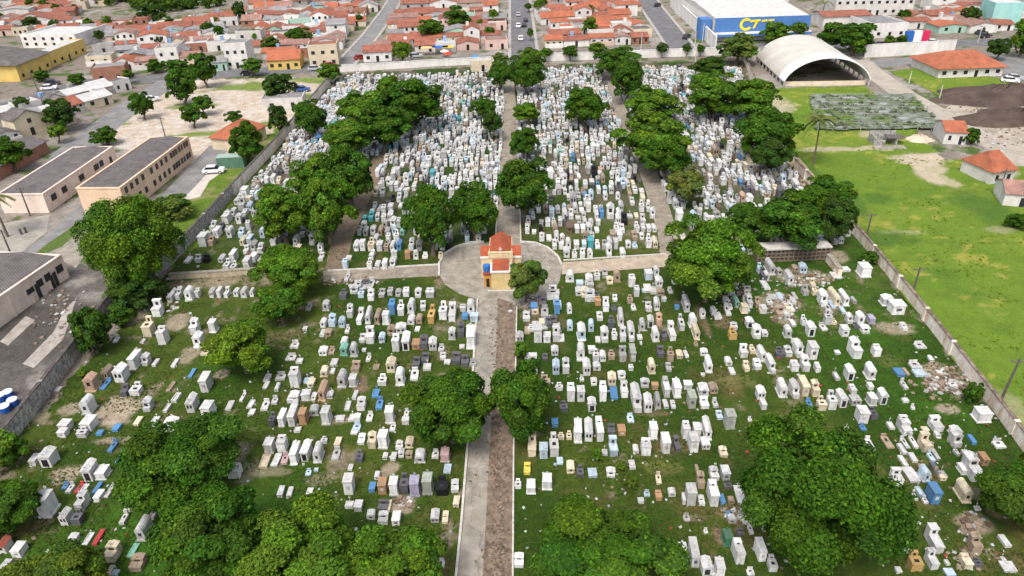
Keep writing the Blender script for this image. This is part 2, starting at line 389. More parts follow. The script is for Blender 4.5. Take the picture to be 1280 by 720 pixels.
for m_ in (M_conc, M_conc2, M_pave):                            # cracks and joints in the old concrete
    t = m_.node_tree; b = t.nodes['Principled BSDF']; src = b.inputs['Base Color'].links[0].from_socket
    geo = t.nodes.new('ShaderNodeNewGeometry'); vo = t.nodes.new('ShaderNodeTexVoronoi'); vo.feature = 'DISTANCE_TO_EDGE'; vo.inputs['Scale'].default_value = .22; vo.inputs['Randomness'].default_value = .8
    nz = t.nodes.new('ShaderNodeTexNoise'); nz.inputs['Scale'].default_value = .8; ad = t.nodes.new('ShaderNodeVectorMath'); ad.operation = 'MULTIPLY_ADD'; ad.inputs[1].default_value = (1.4, 1.4, 0)
    t.links.new(geo.outputs['Position'], nz.inputs['Vector']); t.links.new(nz.outputs['Color'], ad.inputs[0]); t.links.new(geo.outputs['Position'], ad.inputs[2]); t.links.new(ad.outputs[0], vo.inputs['Vector'])
    mr = t.nodes.new('ShaderNodeMapRange'); mr.inputs[1].default_value = .0; mr.inputs[2].default_value = .035; mr.inputs[3].default_value = .74; mr.inputs[4].default_value = 1.0; t.links.new(vo.outputs['Distance'], mr.inputs[0])
    sc_ = t.nodes.new('ShaderNodeVectorMath'); sc_.operation = 'SCALE'; t.links.new(src, sc_.inputs[0]); t.links.new(mr.outputs[0], sc_.inputs['Scale']); t.links.new(sc_.outputs[0], b.inputs['Base Color'])
flat('plaza', arc_l+arc_r, .004, M_conc)
flat('main_path', [(571, 722), (578, 640), (584, 562), (590, 490), (597, 370), (622, 372), (621, 430), (616, 500), (612, 560), (608, 640), (603, 722)], .008, M_conc)
flat('rubble_path', [(603, 722), (608, 640), (612, 560), (616, 500), (621, 430), (622, 372), (646, 380), (645, 430), (643, 500), (642, 560), (641, 640), (640, 722)], .008, M_rub)
flat('rear_path', [(619, 303), (622, 260), (625, 200), (627, 140), (630, 88), (641, 88), (646, 140), (648, 200), (650, 260), (651, 303)], .004, M_conc2)
flat('cross_path', [(404, 352), (404, 339), (549, 331), (549, 345)], .008, M_conc2)
flat('cross_path', [(702, 328), (835, 318), (838, 333), (702, 343)], .008, paint('cross_path_earth', (.45, .37, .28), .95, .35, (.27, .2, .14), .6, .6, .2, 0))
flat('avenue_path', [(404, 348), (414, 300), (440, 250), (462, 205), (488, 160), (512, 130), (522, 130), (504, 160), (486, 205), (462, 250), (440, 300), (430, 348)], .004, paint('avenue_earth', (.20, .15, .105), .95, .4, (.11, .08, .05), .5, .5, .2, 0))
flat('avenue_path', [(826, 326), (822, 290), (806, 235), (790, 190), (772, 150), (760, 120), (752, 92), (763, 92), (775, 120), (790, 150), (812, 190), (830, 235), (846, 290), (850, 326)], .004, M_conc2)
kerb('kerb', [(549, 345), (549, 330), (556, 318), (570, 309), (588, 304), (605, 303)], .35, .3)
kerb('kerb', [(650, 303), (668, 304), (684, 310), (697, 321), (702, 332)], .35, .3)
kerb('kerb', [(597, 374), (590, 480), (584, 562), (577, 650), (570, 722)], .25, .22)
kerb('kerb', [(646, 384), (644, 480), (642, 560), (641, 722)], .18, .16)
kerb('kerb', [(628, 320), (622, 368)], .1, .05) if False else None
kerb('kerb', [(410, 339), (549, 331)], .3, .2); kerb('kerb', [(704, 326), (832, 318)], .25, .2)
kerb('kerb', [(619, 303), (622, 260), (625, 200), (627, 140)], .25, .2); kerb('kerb', [(651, 303), (650, 260), (648, 200), (646, 140)], .25, .2)
# the left compound: street between the long buildings, drive, parking
flat('street', [(-60, 382), (60, 292), (152, 212), (170, 190), (196, 190), (180, 235), (150, 268), (100, 318), (40, 345), (-60, 400)], .004, M_asph2)
flat('footpath', [(62, 318), (75, 305), (128, 262), (140, 270), (110, 312), (95, 335)], .008, M_conc)
flat('verge', [(44, 317), (60, 304), (100, 277), (104, 284), (78, 308), (60, 316)], .012, paint('verge_grass', (.10, .15, .03), .95, .5, (.05, .09, .02), .7, 1.5, .4, 0))
flat('drive', [(196, 250), (246, 198), (262, 182), (290, 182), (262, 215), (226, 262)], .004, M_asph2)
flat('parking', [(226, 252), (262, 214), (285, 196), (300, 200), (262, 226), (250, 246)], .008, paint('parking_slab', (.58, .52, .46), .9, .3, (.4, .34, .28), .6, .5, .1, 0))
flat('forecourt', [(-40, 350), (0, 280), (62, 268), (58, 290), (0, 338)], .004, paint('forecourt_slab', (.36, .33, .29), .9, .3, (.2, .2, .12), .5, .5, .1, 0))
for zq, q in enumerate(([(0, 427), (10, 432), (44, 400), (32, 395)], [(28, 455), (42, 460), (78, 425), (90, 395), (72, 410)], [(60, 430), (80, 420), (96, 372), (80, 388)])):
    flat('yard_slab', q, .008+.004*zq, paint('yard_slab', (.40, .36, .32), .9, .4, (.25, .22, .19), .7, .8, .2, 0))
# town streets
road('street', [(-90, 150), (28, 128), (110, 103), (215, 97), (340, 88), (430, 84), (620, 73), (845, 63), (930, 58), (1080, 56), (1290, 52)], 11, .004, M_asph)
road('street', [(428, 84), (462, 46), (484, 16), (496, -4)], 6, .008, M_asph2)
road('street', [(655, 72), (652, 30), (649, -12)], 9, .008, M_asph)
road('street', [(856, 66), (836, 38), (815, 10), (806, -4)], 9, .008, M_asph)
road('street', [(50, 240), (90, 190), (120, 166), (165, 132), (215, 100)], 9, .008, M_asph2)
road('street', [(1080, 76), (1150, 80), (1240, 112), (1330, 150)], 8, .004, M_asph2) if False else None
road('dirt_road', [(1062, 66), (1088, 88), (1130, 118), (1180, 146), (1230, 174), (1300, 206)], 7.5, .008, M_dirt)
flat('forecourt', [(1076, 86), (1070, 76), (1190, 68), (1290, 70), (1290, 96), (1252, 96), (1160, 80)], .006, M_asph2)
flat('dirt_ground', [(1290, 112), (1290, 225), (1225, 172), (1176, 140), (1200, 122)], .006, paint('dirt_ground', (.42, .36, .29), .95, .4, (.24, .2, .14), .6, .2, .2, 0))
for (lp, w) in (([(655, 72), (652, 30), (649, -12)], 9), ([(428, 84), (462, 46), (484, 16), (496, -4)], 6), ([(856, 66), (836, 38), (815, 10), (806, -4)], 9)):
    Lf, Rt = ribbon(W(lp), w+1.25)
    for sd in (Lf, Rt): kerb('pavement', None, 1.2, .15, M_pave, wpts=[(p[0], p[1], 0) for p in sd])
# ================================================================== WALLS
M_wallw = paint('whitewashed_wall', (.86, .79, .70), .9, .25, (.46, .25, .12), .9, .5, .2, 0)
M_wallo = paint('ochre_wall', (.5, .33, .2), .9, .35, (.66, .62, .56), .7, .3, .2, 0)
M_cap = paint('wall_cap', (.14, .10, .08), .9, .4, (.45, .35, .27), .7, .6, 0, 0)
M_stone = paint('stone_wall', (.50, .47, .44), .95, .7, (.09, .085, .08), .95, 2.2, .8, 0)
M_dark = paint('dark_cap', (.08, .07, .065), .95, .4, (.2, .17, .15), .6, 1, 0, 0)
M_white = paint('white_wall', (.76, .73, .69), .9, .2, (.45, .42, .38), .5, .3, .1, 0)
def wall(name, px, h, thick, mats, label, cat='wall', cap=.12, pil=None, wpts=None, rag=0.0):
    cl = wpts or W(px)
    root = empty(name, cl[0]); tag(root, label, cat, kind='thing'); o = Vector(cl[0]); cl = [Vector(p)-o for p in cl]
    Lf, Rt = ribbon(cl, thick); mb = MB()
    Lc, Rc = ribbon(cl, thick+.16); mc = MB()
    # subdivide so that a tumbledown wall can have a ragged top
    for k in range(len(cl)-1):
        n = max(1, int((cl[k+1]-cl[k]).length/2.5)) if rag else 1
        for q in range(n):
            t0, t1 = q/n, (q+1)/n
            L4 = lambda P, t: (P[k][0]*(1-t)+P[k+1][0]*t, P[k][1]*(1-t)+P[k+1][1]*t)
            hh = h-rag*rnd.random()
            a, b, c, e = L4(Rt, t0), L4(Rt, t1), L4(Lf, t1), L4(Lf, t0)
            mb.face([(*a, 0), (*b, 0), (*b, hh), (*a, hh)]); mb.face([(*c, 0), (*e, 0), (*e, hh), (*c, hh)]); mb.face([(*a, hh), (*b, hh), (*c, hh), (*e, hh)])
            mb.face([(*b, 0), (*c, 0), (*c, hh), (*b, hh)]); mb.face([(*e, 0), (*a, 0), (*a, hh), (*e, hh)])
            if cap:
                a, b, c, e = L4(Rc, t0), L4(Rc, t1), L4(Lc, t1), L4(Lc, t0); z0, z1 = hh+.003, hh+cap
                mc.face([(*a, z1), (*b, z1), (*c, z1), (*e, z1)])
                for s, u in ((a, b), (b, c), (c, e), (e, a)): mc.face([(*s, z0), (*u, z0), (*u, z1), (*s, z1)])
    mb.build('wall_panel', mats[0], root)
    if cap: mc.build('coping', mats[1], root)
    if pil:
        step, w = pil
        for k in range(len(cl)-1):
            L_ = (cl[k+1]-cl[k]).length; n = int(L_/step); a = math.atan2(cl[k+1].y-cl[k].y, cl[k+1].x-cl[k].x)
            for q in range(n):
                p = cl[k].lerp(cl[k+1], (q+.5)/n)
                M = Matrix.Translation(p) @ Matrix.Rotation(a, 4, 'Z'); m = MB(); m.box(-w/2, w/2, -thick/2-.14, thick/2+.14, 0, h+cap+.06, 0, M); m.build('pillar', mats[0], root)
    return root
wall('boundary_wall', [(985, 200), (1030, 251), (1076, 303), (1140, 381), (1206, 466), (1240, 510), (1292, 580), (1420, 760)], 2.0, .3, (M_wallw, M_cap), 'long whitewashed boundary wall with brown stains beside the green meadow', pil=(7.5, .45))
road('wall_verge', [(992, 197), (1036, 249), (1082, 301), (1146, 379), (1212, 464), (1246, 508), (1299, 578), (1430, 758)], 1.2, .62, paint('verge_earth', (.40, .31, .23), .95, .5, (.12, .17, .03), .8, .5, .4, 0))
wall('boundary_wall', [(-60, 640), (18, 550), (94, 450), (136, 392), (215, 330), (246, 297), (292, 245)], 2.6, .35, (M_stone, M_dark), 'weathered grey stone boundary wall between the cemetery and the left compound', pil=(9, .5))
wall('boundary_wall', [(292.5, 244.5), (345, 187), (372, 155), (402, 118), (425, 92)], 2.6, .35, (M_wallw, M_dark), 'pale boundary wall between the rear tombs and the dusty park')
wall('boundary_wall', [(425, 90), (480, 87), (540, 83), (618, 79)], 2.2, .3, (M_white, M_white), 'white rear cemetery wall facing the street, left of the avenue', pil=(9, .5))
wall('boundary_wall', [(655, 77), (760, 74), (840, 71), (926, 68)], 2.6, .3, (M_white, M_white), 'white rear cemetery wall facing the street, right of the avenue', pil=(6, .5))
wall('boundary_wall', [(926, 68), (985, 198)], 2.0, .3, (M_wallw, M_cap), 'stained cemetery wall behind the dark spreading trees near the arched hall')
wall('compound_wall', [(925, 76), (1010, 73)], 4.0, .3, (M_white, M_white), 'tall white wall across the street from the blue market')
wall('compound_wall', [(1080, 72), (1192, 66)], 4.2, .3, (M_white, M_white), 'tall blank white wall behind the orange roofed pavilion')
wall('cross_wall', [(213, 349), (262, 346), (322, 342)], 1.0, .6, (paint('cross_wall_plaster', (.5, .42, .3), .9, .35, (.25, .2, .12), .6, .8, .2, 0), M_conc), 'low cross wall with pale flat top left of the avenue trees')
wall('side_wall', [(1034, 326), (1049, 345)], 1.3, .7, (M_wallw, M_conc), 'short stained wall stub running forward from the brown niche wall')
# ================================================================== TREES
M_leaf = attr_mat('tree_leaves', .7, .3, ((.6, .15),), 0, .12)
M_bark = paint('tree_bark', (.15, .12, .09), .95, .4, None, 0, 2, .3, .1)
def crown_arrays(rx, ry, rz, nl, nleaf, ls, seed, hue=(0.075, .145, .013), flat=0.0):
    g = np.random.RandomState(seed)
    k = np.arange(nl)+.5; ph = np.arccos(np.clip(1-1.55*k/nl, -1, 1)); th = math.pi*(1+5**.5)*k+g.rand()*6
    D = np.stack([np.cos(th)*np.sin(ph), np.sin(th)*np.sin(ph), np.cos(ph)], -1)+g.randn(nl, 3)*.18
    D /= np.linalg.norm(D, axis=1)[:, None]
    rf = g.uniform(.60, .98, nl); th_ = np.arctan2(D[:, 1], D[:, 0]); p1, p2, p3 = g.rand(3)*6.28
    rf *= np.clip(.93+.15*np.sin(3*th_+p1)*(1-D[:, 2]**2)+.12*np.sin(2*th_+3*D[:, 2]+p2)+.08*np.sin(5*th_+p3), .6, 1.12); C = D*rf[:, None]
    if flat: C[:, 2] = np.sign(C[:, 2])*np.abs(C[:, 2])**(1-flat*.3); 
    lr = g.uniform(.17, .32, nl)*(1 if nl > 40 or nl < 32 else 1.12)
    lobe_col = np.array(hue)[None, :]*g.uniform(.75, 1.2, (nl, 1))*np.stack([g.uniform(.75, 1.12, nl), np.ones(nl), g.uniform(.6, 1.1, nl)], -1)
    w = lr**2; w /= w.sum()
    ni = int(nleaf*.11); no = nleaf-ni
    li = g.choice(nl, no, p=w)
    d = g.randn(no, 3); d /= np.linalg.norm(d, axis=1)[:, None]
    ax = D*.55+np.array([0, 0, .75]); ax /= np.linalg.norm(ax, axis=1)[:, None]; out = (d*ax[li]).sum(1) < -.15; d[out] *= -1
    rr = lr[li]*(1-.35*g.rand(no)**2)*g.choice([1, 1, 1, 1.14], no)
    P = C[li]+d*rr[:, None]*np.array([1, 1, .85-.35*flat])
    N = d*.9+D[li]*.35+np.array([0, 0, .35])+g.randn(no, 3)*.55
    colr_ = lobe_col[li]*g.uniform(.6, 1.35, (no, 1))
    young = g.rand(no) < .18; colr_[young] *= np.array([1.75, 1.6, 1.1])
    # inside of the crown
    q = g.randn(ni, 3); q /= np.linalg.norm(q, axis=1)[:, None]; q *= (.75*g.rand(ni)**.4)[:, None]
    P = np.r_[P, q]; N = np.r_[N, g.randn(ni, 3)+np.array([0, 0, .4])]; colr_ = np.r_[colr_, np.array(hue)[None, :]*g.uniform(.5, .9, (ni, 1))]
    ok = P[:, 2] > -.72
    P, N, colr_ = P[ok], N[ok], colr_[ok]; n = len(P)
    P[:, :2] /= np.percentile(np.hypot(P[:, 0], P[:, 1]), 97.5); P[:, 2] *= .97/np.percentile(P[:, 2], 99)
    P = P*np.array([rx, ry, rz]); N = N/np.array([rx, ry, rz])*min(rx, rz); N /= np.linalg.norm(N, axis=1)[:, None]
    a = np.cross(N, g.randn(n, 3)); a /= np.linalg.norm(a, axis=1)[:, None]; b = np.cross(N, a)
    s = ls*g.uniform(.6, 1.35, (n, 1)); s[-ni:] *= 1.5
    a = a*s*.75; b = b*s*.5
    bend = N*s*.12
    V = np.stack([P-a-bend, P-b*1.0+bend, P+a*1.1-bend, P+b*1.0+bend], 1).reshape(-1, 3)
    return V, colr_, C*np.array([rx, ry, rz]), lr
def trunk_mb(hc, rx, rz, C, seed, r0=None):
    g = random.Random(seed); mb = MB(); r0 = r0 or max(.12, .035*rx+.1)
    h1 = max(hc-rz*.55, .8)
    lean = Vector((g.uniform(-.25, .25), g.uniform(-.25, .25), 0))
    base = [Vector((0, 0, -.1)), Vector((0, 0, .25)), lean*.5+Vector((0, 0, h1*.5)), lean+Vector((0, 0, h1))]
    mb.tube(base, [r0*1.5, r0*1.1, r0*.95, r0*.85], 8)
    top = base[-1]
    for i in range(min(6, len(C))):
        c = Vector(C[(i*7+2) % len(C)])+Vector((0, 0, hc)); mid = top.lerp(c, .5)+Vector((g.uniform(-.3, .3), g.uniform(-.3, .3), -.1*rz))
        mb.tube([top-Vector((0, 0, .1)), mid, top.lerp(c, .92)], [r0*.6, r0*.4, r0*.16], 6)
    return mb
CROWNS = {}
def make_tree(name, px_box, label, hue=(.075, .145, .013), nleaf=7000, nl=44, ls=.42, flat=0.0, clear=1.8, group=None, share=None, seed=None, cat='tree', zmax=1.35, zmin=.5):
    x0, y0, x1, y1 = px_box; cx, cy = (x0+x1)/2, (y0+y1)/2
    rx = 3.0; hc = 5.0
    for _ in range(5):
        c = at(cx, cy, hc); s = pxm(c); dep = math.asin(max(-.99, min(.99, (H-hc)/(c-Vector((0, 0, H))).length)))
        rx = (x1-x0)/2/s/.98; b = (y1-y0)/2/s
        rz = math.sqrt(max(b*b-(rx*math.sin(dep))**2, 0))/math.cos(dep); rz = min(max(rz, zmin*rx), zmax*rx); hc = clear+rz*.78
    rx *= .945; rz *= .95
    seed = seed if seed is not None else abs(hash((int(x0), int(y0)))) % 9999
    root = empty(name, (c.x, c.y, 0)); tag(root, label, cat, group)
    if share is not None:
        key = (share, flat, tuple(hue))
        if key not in CROWNS:
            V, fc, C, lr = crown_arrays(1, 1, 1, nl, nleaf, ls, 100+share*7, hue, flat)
            CROWNS[key] = (fast_mesh('crown', V, 4, M_leaf, fcol=fc), trunk_mb(1.55, 1, 1, C, share, .085).mesh('trunk', M_bark))
        cm, tm = CROWNS[key]
        o = part('crown', cm, root); o.location = (0, 0, hc); o.scale = (rx, rx, rz); o.rotation_euler = (0, 0, (seed % 360)*.0174)
        t = part('trunk', tm, root); k = hc/1.55; t.scale = (rx*.9, rx*.9, k); t.rotation_euler = o.rotation_euler
    else:
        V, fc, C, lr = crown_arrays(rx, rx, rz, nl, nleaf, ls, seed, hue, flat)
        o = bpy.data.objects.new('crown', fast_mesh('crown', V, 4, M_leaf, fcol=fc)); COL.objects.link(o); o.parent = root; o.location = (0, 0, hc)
        trunk_mb(hc, rx, rz, C, seed).build('trunk', M_bark, root)
    return root
DG = (.054, .120, .012); MG = (.086, .168, .016); LG = (.11, .19, .018); OL = (.11, .165, .035); BG = (.045, .092, .016)
# near trees: each its own crown
NEAR = [
 ((640, 600, 848, 775), 'broad dark tree right of the lower end of the concrete path', DG, 15000, 34),
 ((903, 506, 1124, 735), 'largest tree with a bare dark trunk gap, right of centre among tombs', DG, 18000, 40),
 ((140, 524, 300, 626), 'tree with small slabs at its left edge, uppermost of the lower left clump', DG, 10000, 46),
 ((183, 605, 345, 745), 'dark tree in the middle of the lower left clump', DG, 11000, 48),
 ((285, 628, 470, 790), 'bright topped tree at the front of the lower left clump', MG, 13000, 54),
 ((420, 650, 560, 780), 'tree at the right end of the lower left clump by white slabs', MG, 9000, 40),
 ((5, 680, 132, 780), 'pale green low tree below the red roofed tomb', (.085, .135, .018), 8000, 40),
 ((-50, 600, 46, 672), 'dark tree cut by the left edge beside the big white tomb', DG, 6000, 34),
 ((1228, 566, 1370, 672), 'dark tree cut by the right edge below the wall', DG, 8000, 40),
 ((504, 458, 622, 564), 'dense tree overhanging the left side of the main path', DG, 10000, 44),
 ((610, 452, 694, 550), 'smaller tree overhanging the rubble side of the main path', DG, 7500, 36),
 ((632, 320, 682, 376), 'small round tree beside the yellow chapel', OL, 5000, 30),
 ((255, 397, 346, 470), 'lone light green round tree on the grass left of the tombs', LG, 7500, 38),
 ((826, 264, 950, 386), 'tall bright tree standing at the right end of the cross path', MG, 11000, 48),
 ((316, 302, 405, 368), 'tree at the front end of the left avenue, upper of two', MG, 7500, 36),
 ((312, 352, 386, 404), 'tree at the front end of the left avenue, lower of two', DG, 6000, 30),
 ((96, 244, 221, 372), 'large tree outside the stone wall in front of the peach building', MG, 12000, 48),
]
for i, (bx, lb, hue, n, nl) in enumerate(NEAR):
    make_tree('broadleaf_tree', bx, lb, hue, int(n*2.6), int(nl*1.0), .235 if bx[3] > 440 else .28, clear=1.6, seed=31+i*5, group='broadleaf trees in the cemetery' if i != 16 else None)
MID = [
 ((504, 229, 572, 318), 'dark tree left of the plaza, left one of a touching pair', DG, 0, 0), ((560, 225, 625, 296), 'dark tree left of the plaza, right one of a touching pair', DG, 1, 0),
 ((614, 196, 694, 276), 'dark tree standing across the path directly behind the chapel', DG, 2, 0), ((634, 158, 676, 198), 'small dark tree midway along the rear path', DG, 3, 0),
 ((638, 129, 678, 153), 'low flat light tree beside the rear path', MG, 4, .6), ((587, 121, 624, 147), 'small tree left of the rear path, upper of two', DG, 5, 0), ((600, 138, 629, 170), 'small tree left of the rear path, lower of two', BG, 0, 0),
 ((608, 75, 642, 110), 'tree left of the cemetery rear gate', DG, 1, 0), ((632, 68, 685, 117), 'dark tree at the far end of the rear path', DG, 2, 0), ((645, 60, 680, 85), 'tree crown behind the one at the far end of the rear path', MG, 3, 0),
 ((700, 109, 762, 158), 'round tree alone in the middle of the rear right tombs', DG, 4, 0),
 ((738, 59, 804, 95), 'wide tree at the far end of the right avenue', DG, 5, .4), ((760, 74, 808, 126), 'tree in front of the wide one at the end of the right avenue', DG, 0, 0),
 ((776, 108, 853, 155), 'spreading tree midway along the right avenue', MG, 1, .5), ((768, 138, 868, 212), 'largest spreading tree along the right avenue', MG, 2, .4), ((800, 170, 868, 224), 'dark lower tree beside the largest one of the right avenue', DG, 3, .2),
 ((862, 70, 912, 97), 'small palm like tree near the rear right corner wall', BG, 4, .3), ((852, 90, 930, 150), 'wide layered tree in the rear right block, left half of a canopy', MG, 5, .6), ((905, 98, 975, 150), 'wide layered tree in the rear right block, right half of a canopy', MG, 0, .6),
 ((918, 130, 1000, 200), 'dark dense tree against the wall near the palm', DG, 1, .2), ((938, 172, 992, 216), 'dark lower tree beneath the one by the palm', BG, 2, 0),
 ((940, 236, 1036, 312), 'tree with a clear trunk in front of the brown niche wall', DG, 3, .2), ((998, 220, 1070, 272), 'tree at the boundary wall behind the brown niche wall', DG, 4, .2), ((1020, 245, 1072, 306), 'dark tree at the boundary wall beside the meadow', BG, 5, 0), ((905, 252, 960, 300), 'low tree between the bright tall tree and the niche wall', DG, 0, .2),
 ((832, 208, 882, 252), 'pale sparse shrub beside the right avenue path', (.13, .16, .04), 1, 0),
 ((358, 192, 430, 258), 'tree in the left avenue row, left of the widest', MG, 2, .3), ((400, 182, 470, 262), 'dark tree over the left avenue path', DG, 3, .2), ((312, 228, 390, 304), 'broad bright tree left of the left avenue path', MG, 4, .2), ((370, 215, 443, 304), 'bright crown leaning over the left avenue path', MG, 5, .2),
 ((402, 148, 470, 198), 'spreading tree midway along the left avenue', MG, 0, .5), ((418, 112, 500, 160), 'layered spreading tree toward the rear of the left avenue', MG, 1, .5), ((440, 130, 515, 188), 'dark tree behind the spreading ones of the left avenue', DG, 2, .3), ((470, 96, 558, 165), 'large dark tree at the rear end of the left avenue', DG, 3, .4), ((465, 95, 505, 125), 'small crown rising above the rear end of the left avenue', MG, 4, .3),
 ((364, 125, 412, 172), 'tree just inside the pale wall beside the park', DG, 5, 0),
]
for i, (bx, lb, hue, sh, fl) in enumerate(MID):
    make_tree('broadleaf_tree', bx, lb, hue, 11000, 48, .062, flat=fl, clear=2.2, share=sh, seed=17+i*23, group='broadleaf trees in the cemetery')
OUT = [
 ((281, 152, 331, 206), 'bushy tree beside the green container', DG), ((334, 132, 362, 166), 'small tree by the red roofed hut', BG), ((205, 86, 247, 130), 'round dark tree on the dusty park', DG), ((236, 66, 272, 108), 'round dark tree at the rear edge of the park', DG),
 ((324, 91, 370, 125), 'wide dark tree on the park beside the bright lawn', BG), ((394, 78, 430, 102), 'light tree at the corner of the park street', MG), ((222, 130, 256, 156), 'small leaning tree on the park, lower crown', DG), ((240, 119, 268, 140), 'small leaning tree on the park, upper crown', DG),
 ((281, 138, 304, 156), 'tiny round tree alone on the park', DG), ((161, 116, 191, 146), 'round tree beside the street into the park', DG), ((113, 157, 149, 183), 'bush like tree behind the dark roofed school building', DG), ((51, 124, 98, 162), 'large dark tree among low houses left', BG),
 ((57, 156, 82, 174), 'light round tree below the large dark one left', LG), ((-12, 170, 34, 212), 'dark tree cut by the left edge', DG), ((172, 5, 208, 28), 'dark tree on the hillside patch of green', BG), ((180, 74, 208, 92), 'bush in the row behind the park, left one', DG), ((203, 78, 240, 90), 'clipped hedge like tree row behind the park', DG),
 ((290, 2, 308, 24), 'dark slender tree among far roofs', BG), ((300, 72, 330, 92), 'light tree before the white house at the park', MG), ((355, 35, 390, 54), 'dark tree among red roofs, left of the diagonal street', DG), ((326, 45, 352, 66), 'tree behind the park street houses', DG), ((25, 22, 50, 34), 'low dark trees among far houses left', BG),
 ((518, 24, 556, 50), 'wide tree among red roofs near the avenue', DG), ((552, 8, 590, 36), 'double tree among red roofs near the avenue', DG), ((488, 52, 516, 76), 'yellow green tree on the street corner', LG), ((612, 66, 636, 80), 'small palm like tree by the rear gate', OL),
 ((658, 35, 668, 47), 'small trimmed street tree on the avenue pavement', DG), ((655, 4, 666, 12), 'far street tree on the avenue pavement', DG), ((672, 60, 692, 72), 'street tree in front of the orange roofed row', MG), ((702, 57, 724, 72), 'second street tree in front of the orange roofed row', DG), ((735, 52, 760, 70), 'light street tree at the end of the right avenue', MG),
 ((726, 22, 748, 42), 'light tree in a courtyard among orange roofs', MG), ((820, 53, 836, 68), 'dark street tree on the corner by the tiled row', BG), ((852, 54, 866, 66), 'street tree at the market corner', DG), ((870, 56, 882, 66), 'second street tree at the market corner', DG),
 ((895, 42, 950, 78), 'sparse tree before the blue market, left', OL), ((950, 28, 990, 52), 'light tree before the blue market, middle', MG), ((985, 28, 1010, 46), 'tree before the blue market, right', MG), ((1020, 28, 1062, 62), 'tree behind the arched hall, left half', DG), ((1042, 28, 1098, 68), 'large tree behind the arched hall, right half', DG),
 ((1104, 44, 1122, 60), 'bush before the tricolour panel, left', MG), ((1118, 44, 1136, 58), 'bush before the tricolour panel, right', DG), ((1202, 8, 1226, 28), 'dark tree beside the teal building', BG), ((1232, 48, 1264, 72), 'dark tree right of the pavilion', BG), ((1264, 24, 1300, 70), 'tree cut by the right edge by the teal building', MG), ((1120, 12, 1140, 24), 'small tree at the end of the long white block', DG),
 ((1205, 160, 1226, 182), 'bush behind the small white house on the meadow', DG), ((86, 380, 138, 452), 'narrow bushy tree against the inside of the stone wall', (.045, .10, .012)), ((134, 380, 168, 410), 'low dark bush behind the narrow tree', DG), ((182, 245, 240, 274), 'low spreading shrub in front of the parking', OL), ((130, 340, 200, 392), 'dark lower foliage under the large tree outside the wall', BG),
 ((738, 556, 754, 580), 'small dark shrub with flowers between tombs', MG), ((770, 575, 785, 588), 'pale round bush among front tombs, upper', (.10, .15, .02)), ((780, 592, 798, 612), 'pale round bush at the edge of the broad dark tree', (.10, .15, .02)), ((1206, 478, 1230, 506), 'dark bush against the boundary wall', DG), ((1076, 312, 1100, 330), 'bush on the meadow side of the wall', DG), ((-20, 540, 34, 590), 'bushy growth by the stone wall below the tanks', MG),
 ((640, 425, 662, 450), 'young leafy bush by the rubble path', MG), ((95, 458, 112, 472), 'variegated plant beside the stone wall', LG), ((1258, 266, 1290, 288), 'bush along the meadow edge by the ruined house', DG),
 ((140, 42, 160, 52), 'clipped light hedge among left roofs, upper', LG), ((116, 38, 132, 50), 'small dark tree among left roofs', BG), ((250, 28, 268, 40), 'dark tree between far left red roofs', DG), ((40, 88, 62, 102), 'bushes at the yellow church front', DG), ((84, 92, 108, 106), 'bushes on the church street island', DG), ((152, 86, 168, 100), 'small light tree near the red shop', MG),
]
for i, (bx, lb, hue) in enumerate(OUT):
    near = bx[3] > 180
    make_tree('shrub' if ('bush' in lb or 'shrub' in lb or 'foliage' in lb or 'plant' in lb or 'growth' in lb) else 'broadleaf_tree', bx, lb, hue, 3600, 30, .1, share=20+i % 5, seed=11+i*31, clear=.3 if ('bush' in lb or 'shrub' in lb or 'foliage' in lb or 'plant' in lb or 'growth' in lb) else 1.6,
              cat='shrub' if ('bush' in lb or 'shrub' in lb or 'foliage' in lb or 'plant' in lb or 'growth' in lb) else 'tree')
# far woods on the hillside at the top left
g = np.random.RandomState(5); Vs = []; Cs = []
for k in range(90):
    px, py = g.uniform(120, 275), g.uniform(-6, 16)
    if py > 16-(abs(px-215)/12): continue
    c = at(px, py); r = g.uniform(2.2, 4.5)
    V, fc, _, _ = crown_arrays(r, r, r*.7, 12, 260, .9, k, (.07, .13, .015)); Vs.append(V+np.array([c.x, c.y, r*.6])); Cs.append(fc)
o = bpy.data.objects.new('woods', fast_mesh('woods', np.concatenate(Vs), 4, M_leaf, fcol=np.concatenate(Cs))); COL.objects.link(o)
tag(o, 'green wooded slope beyond the red roofs at the far left', 'woods', kind='stuff')
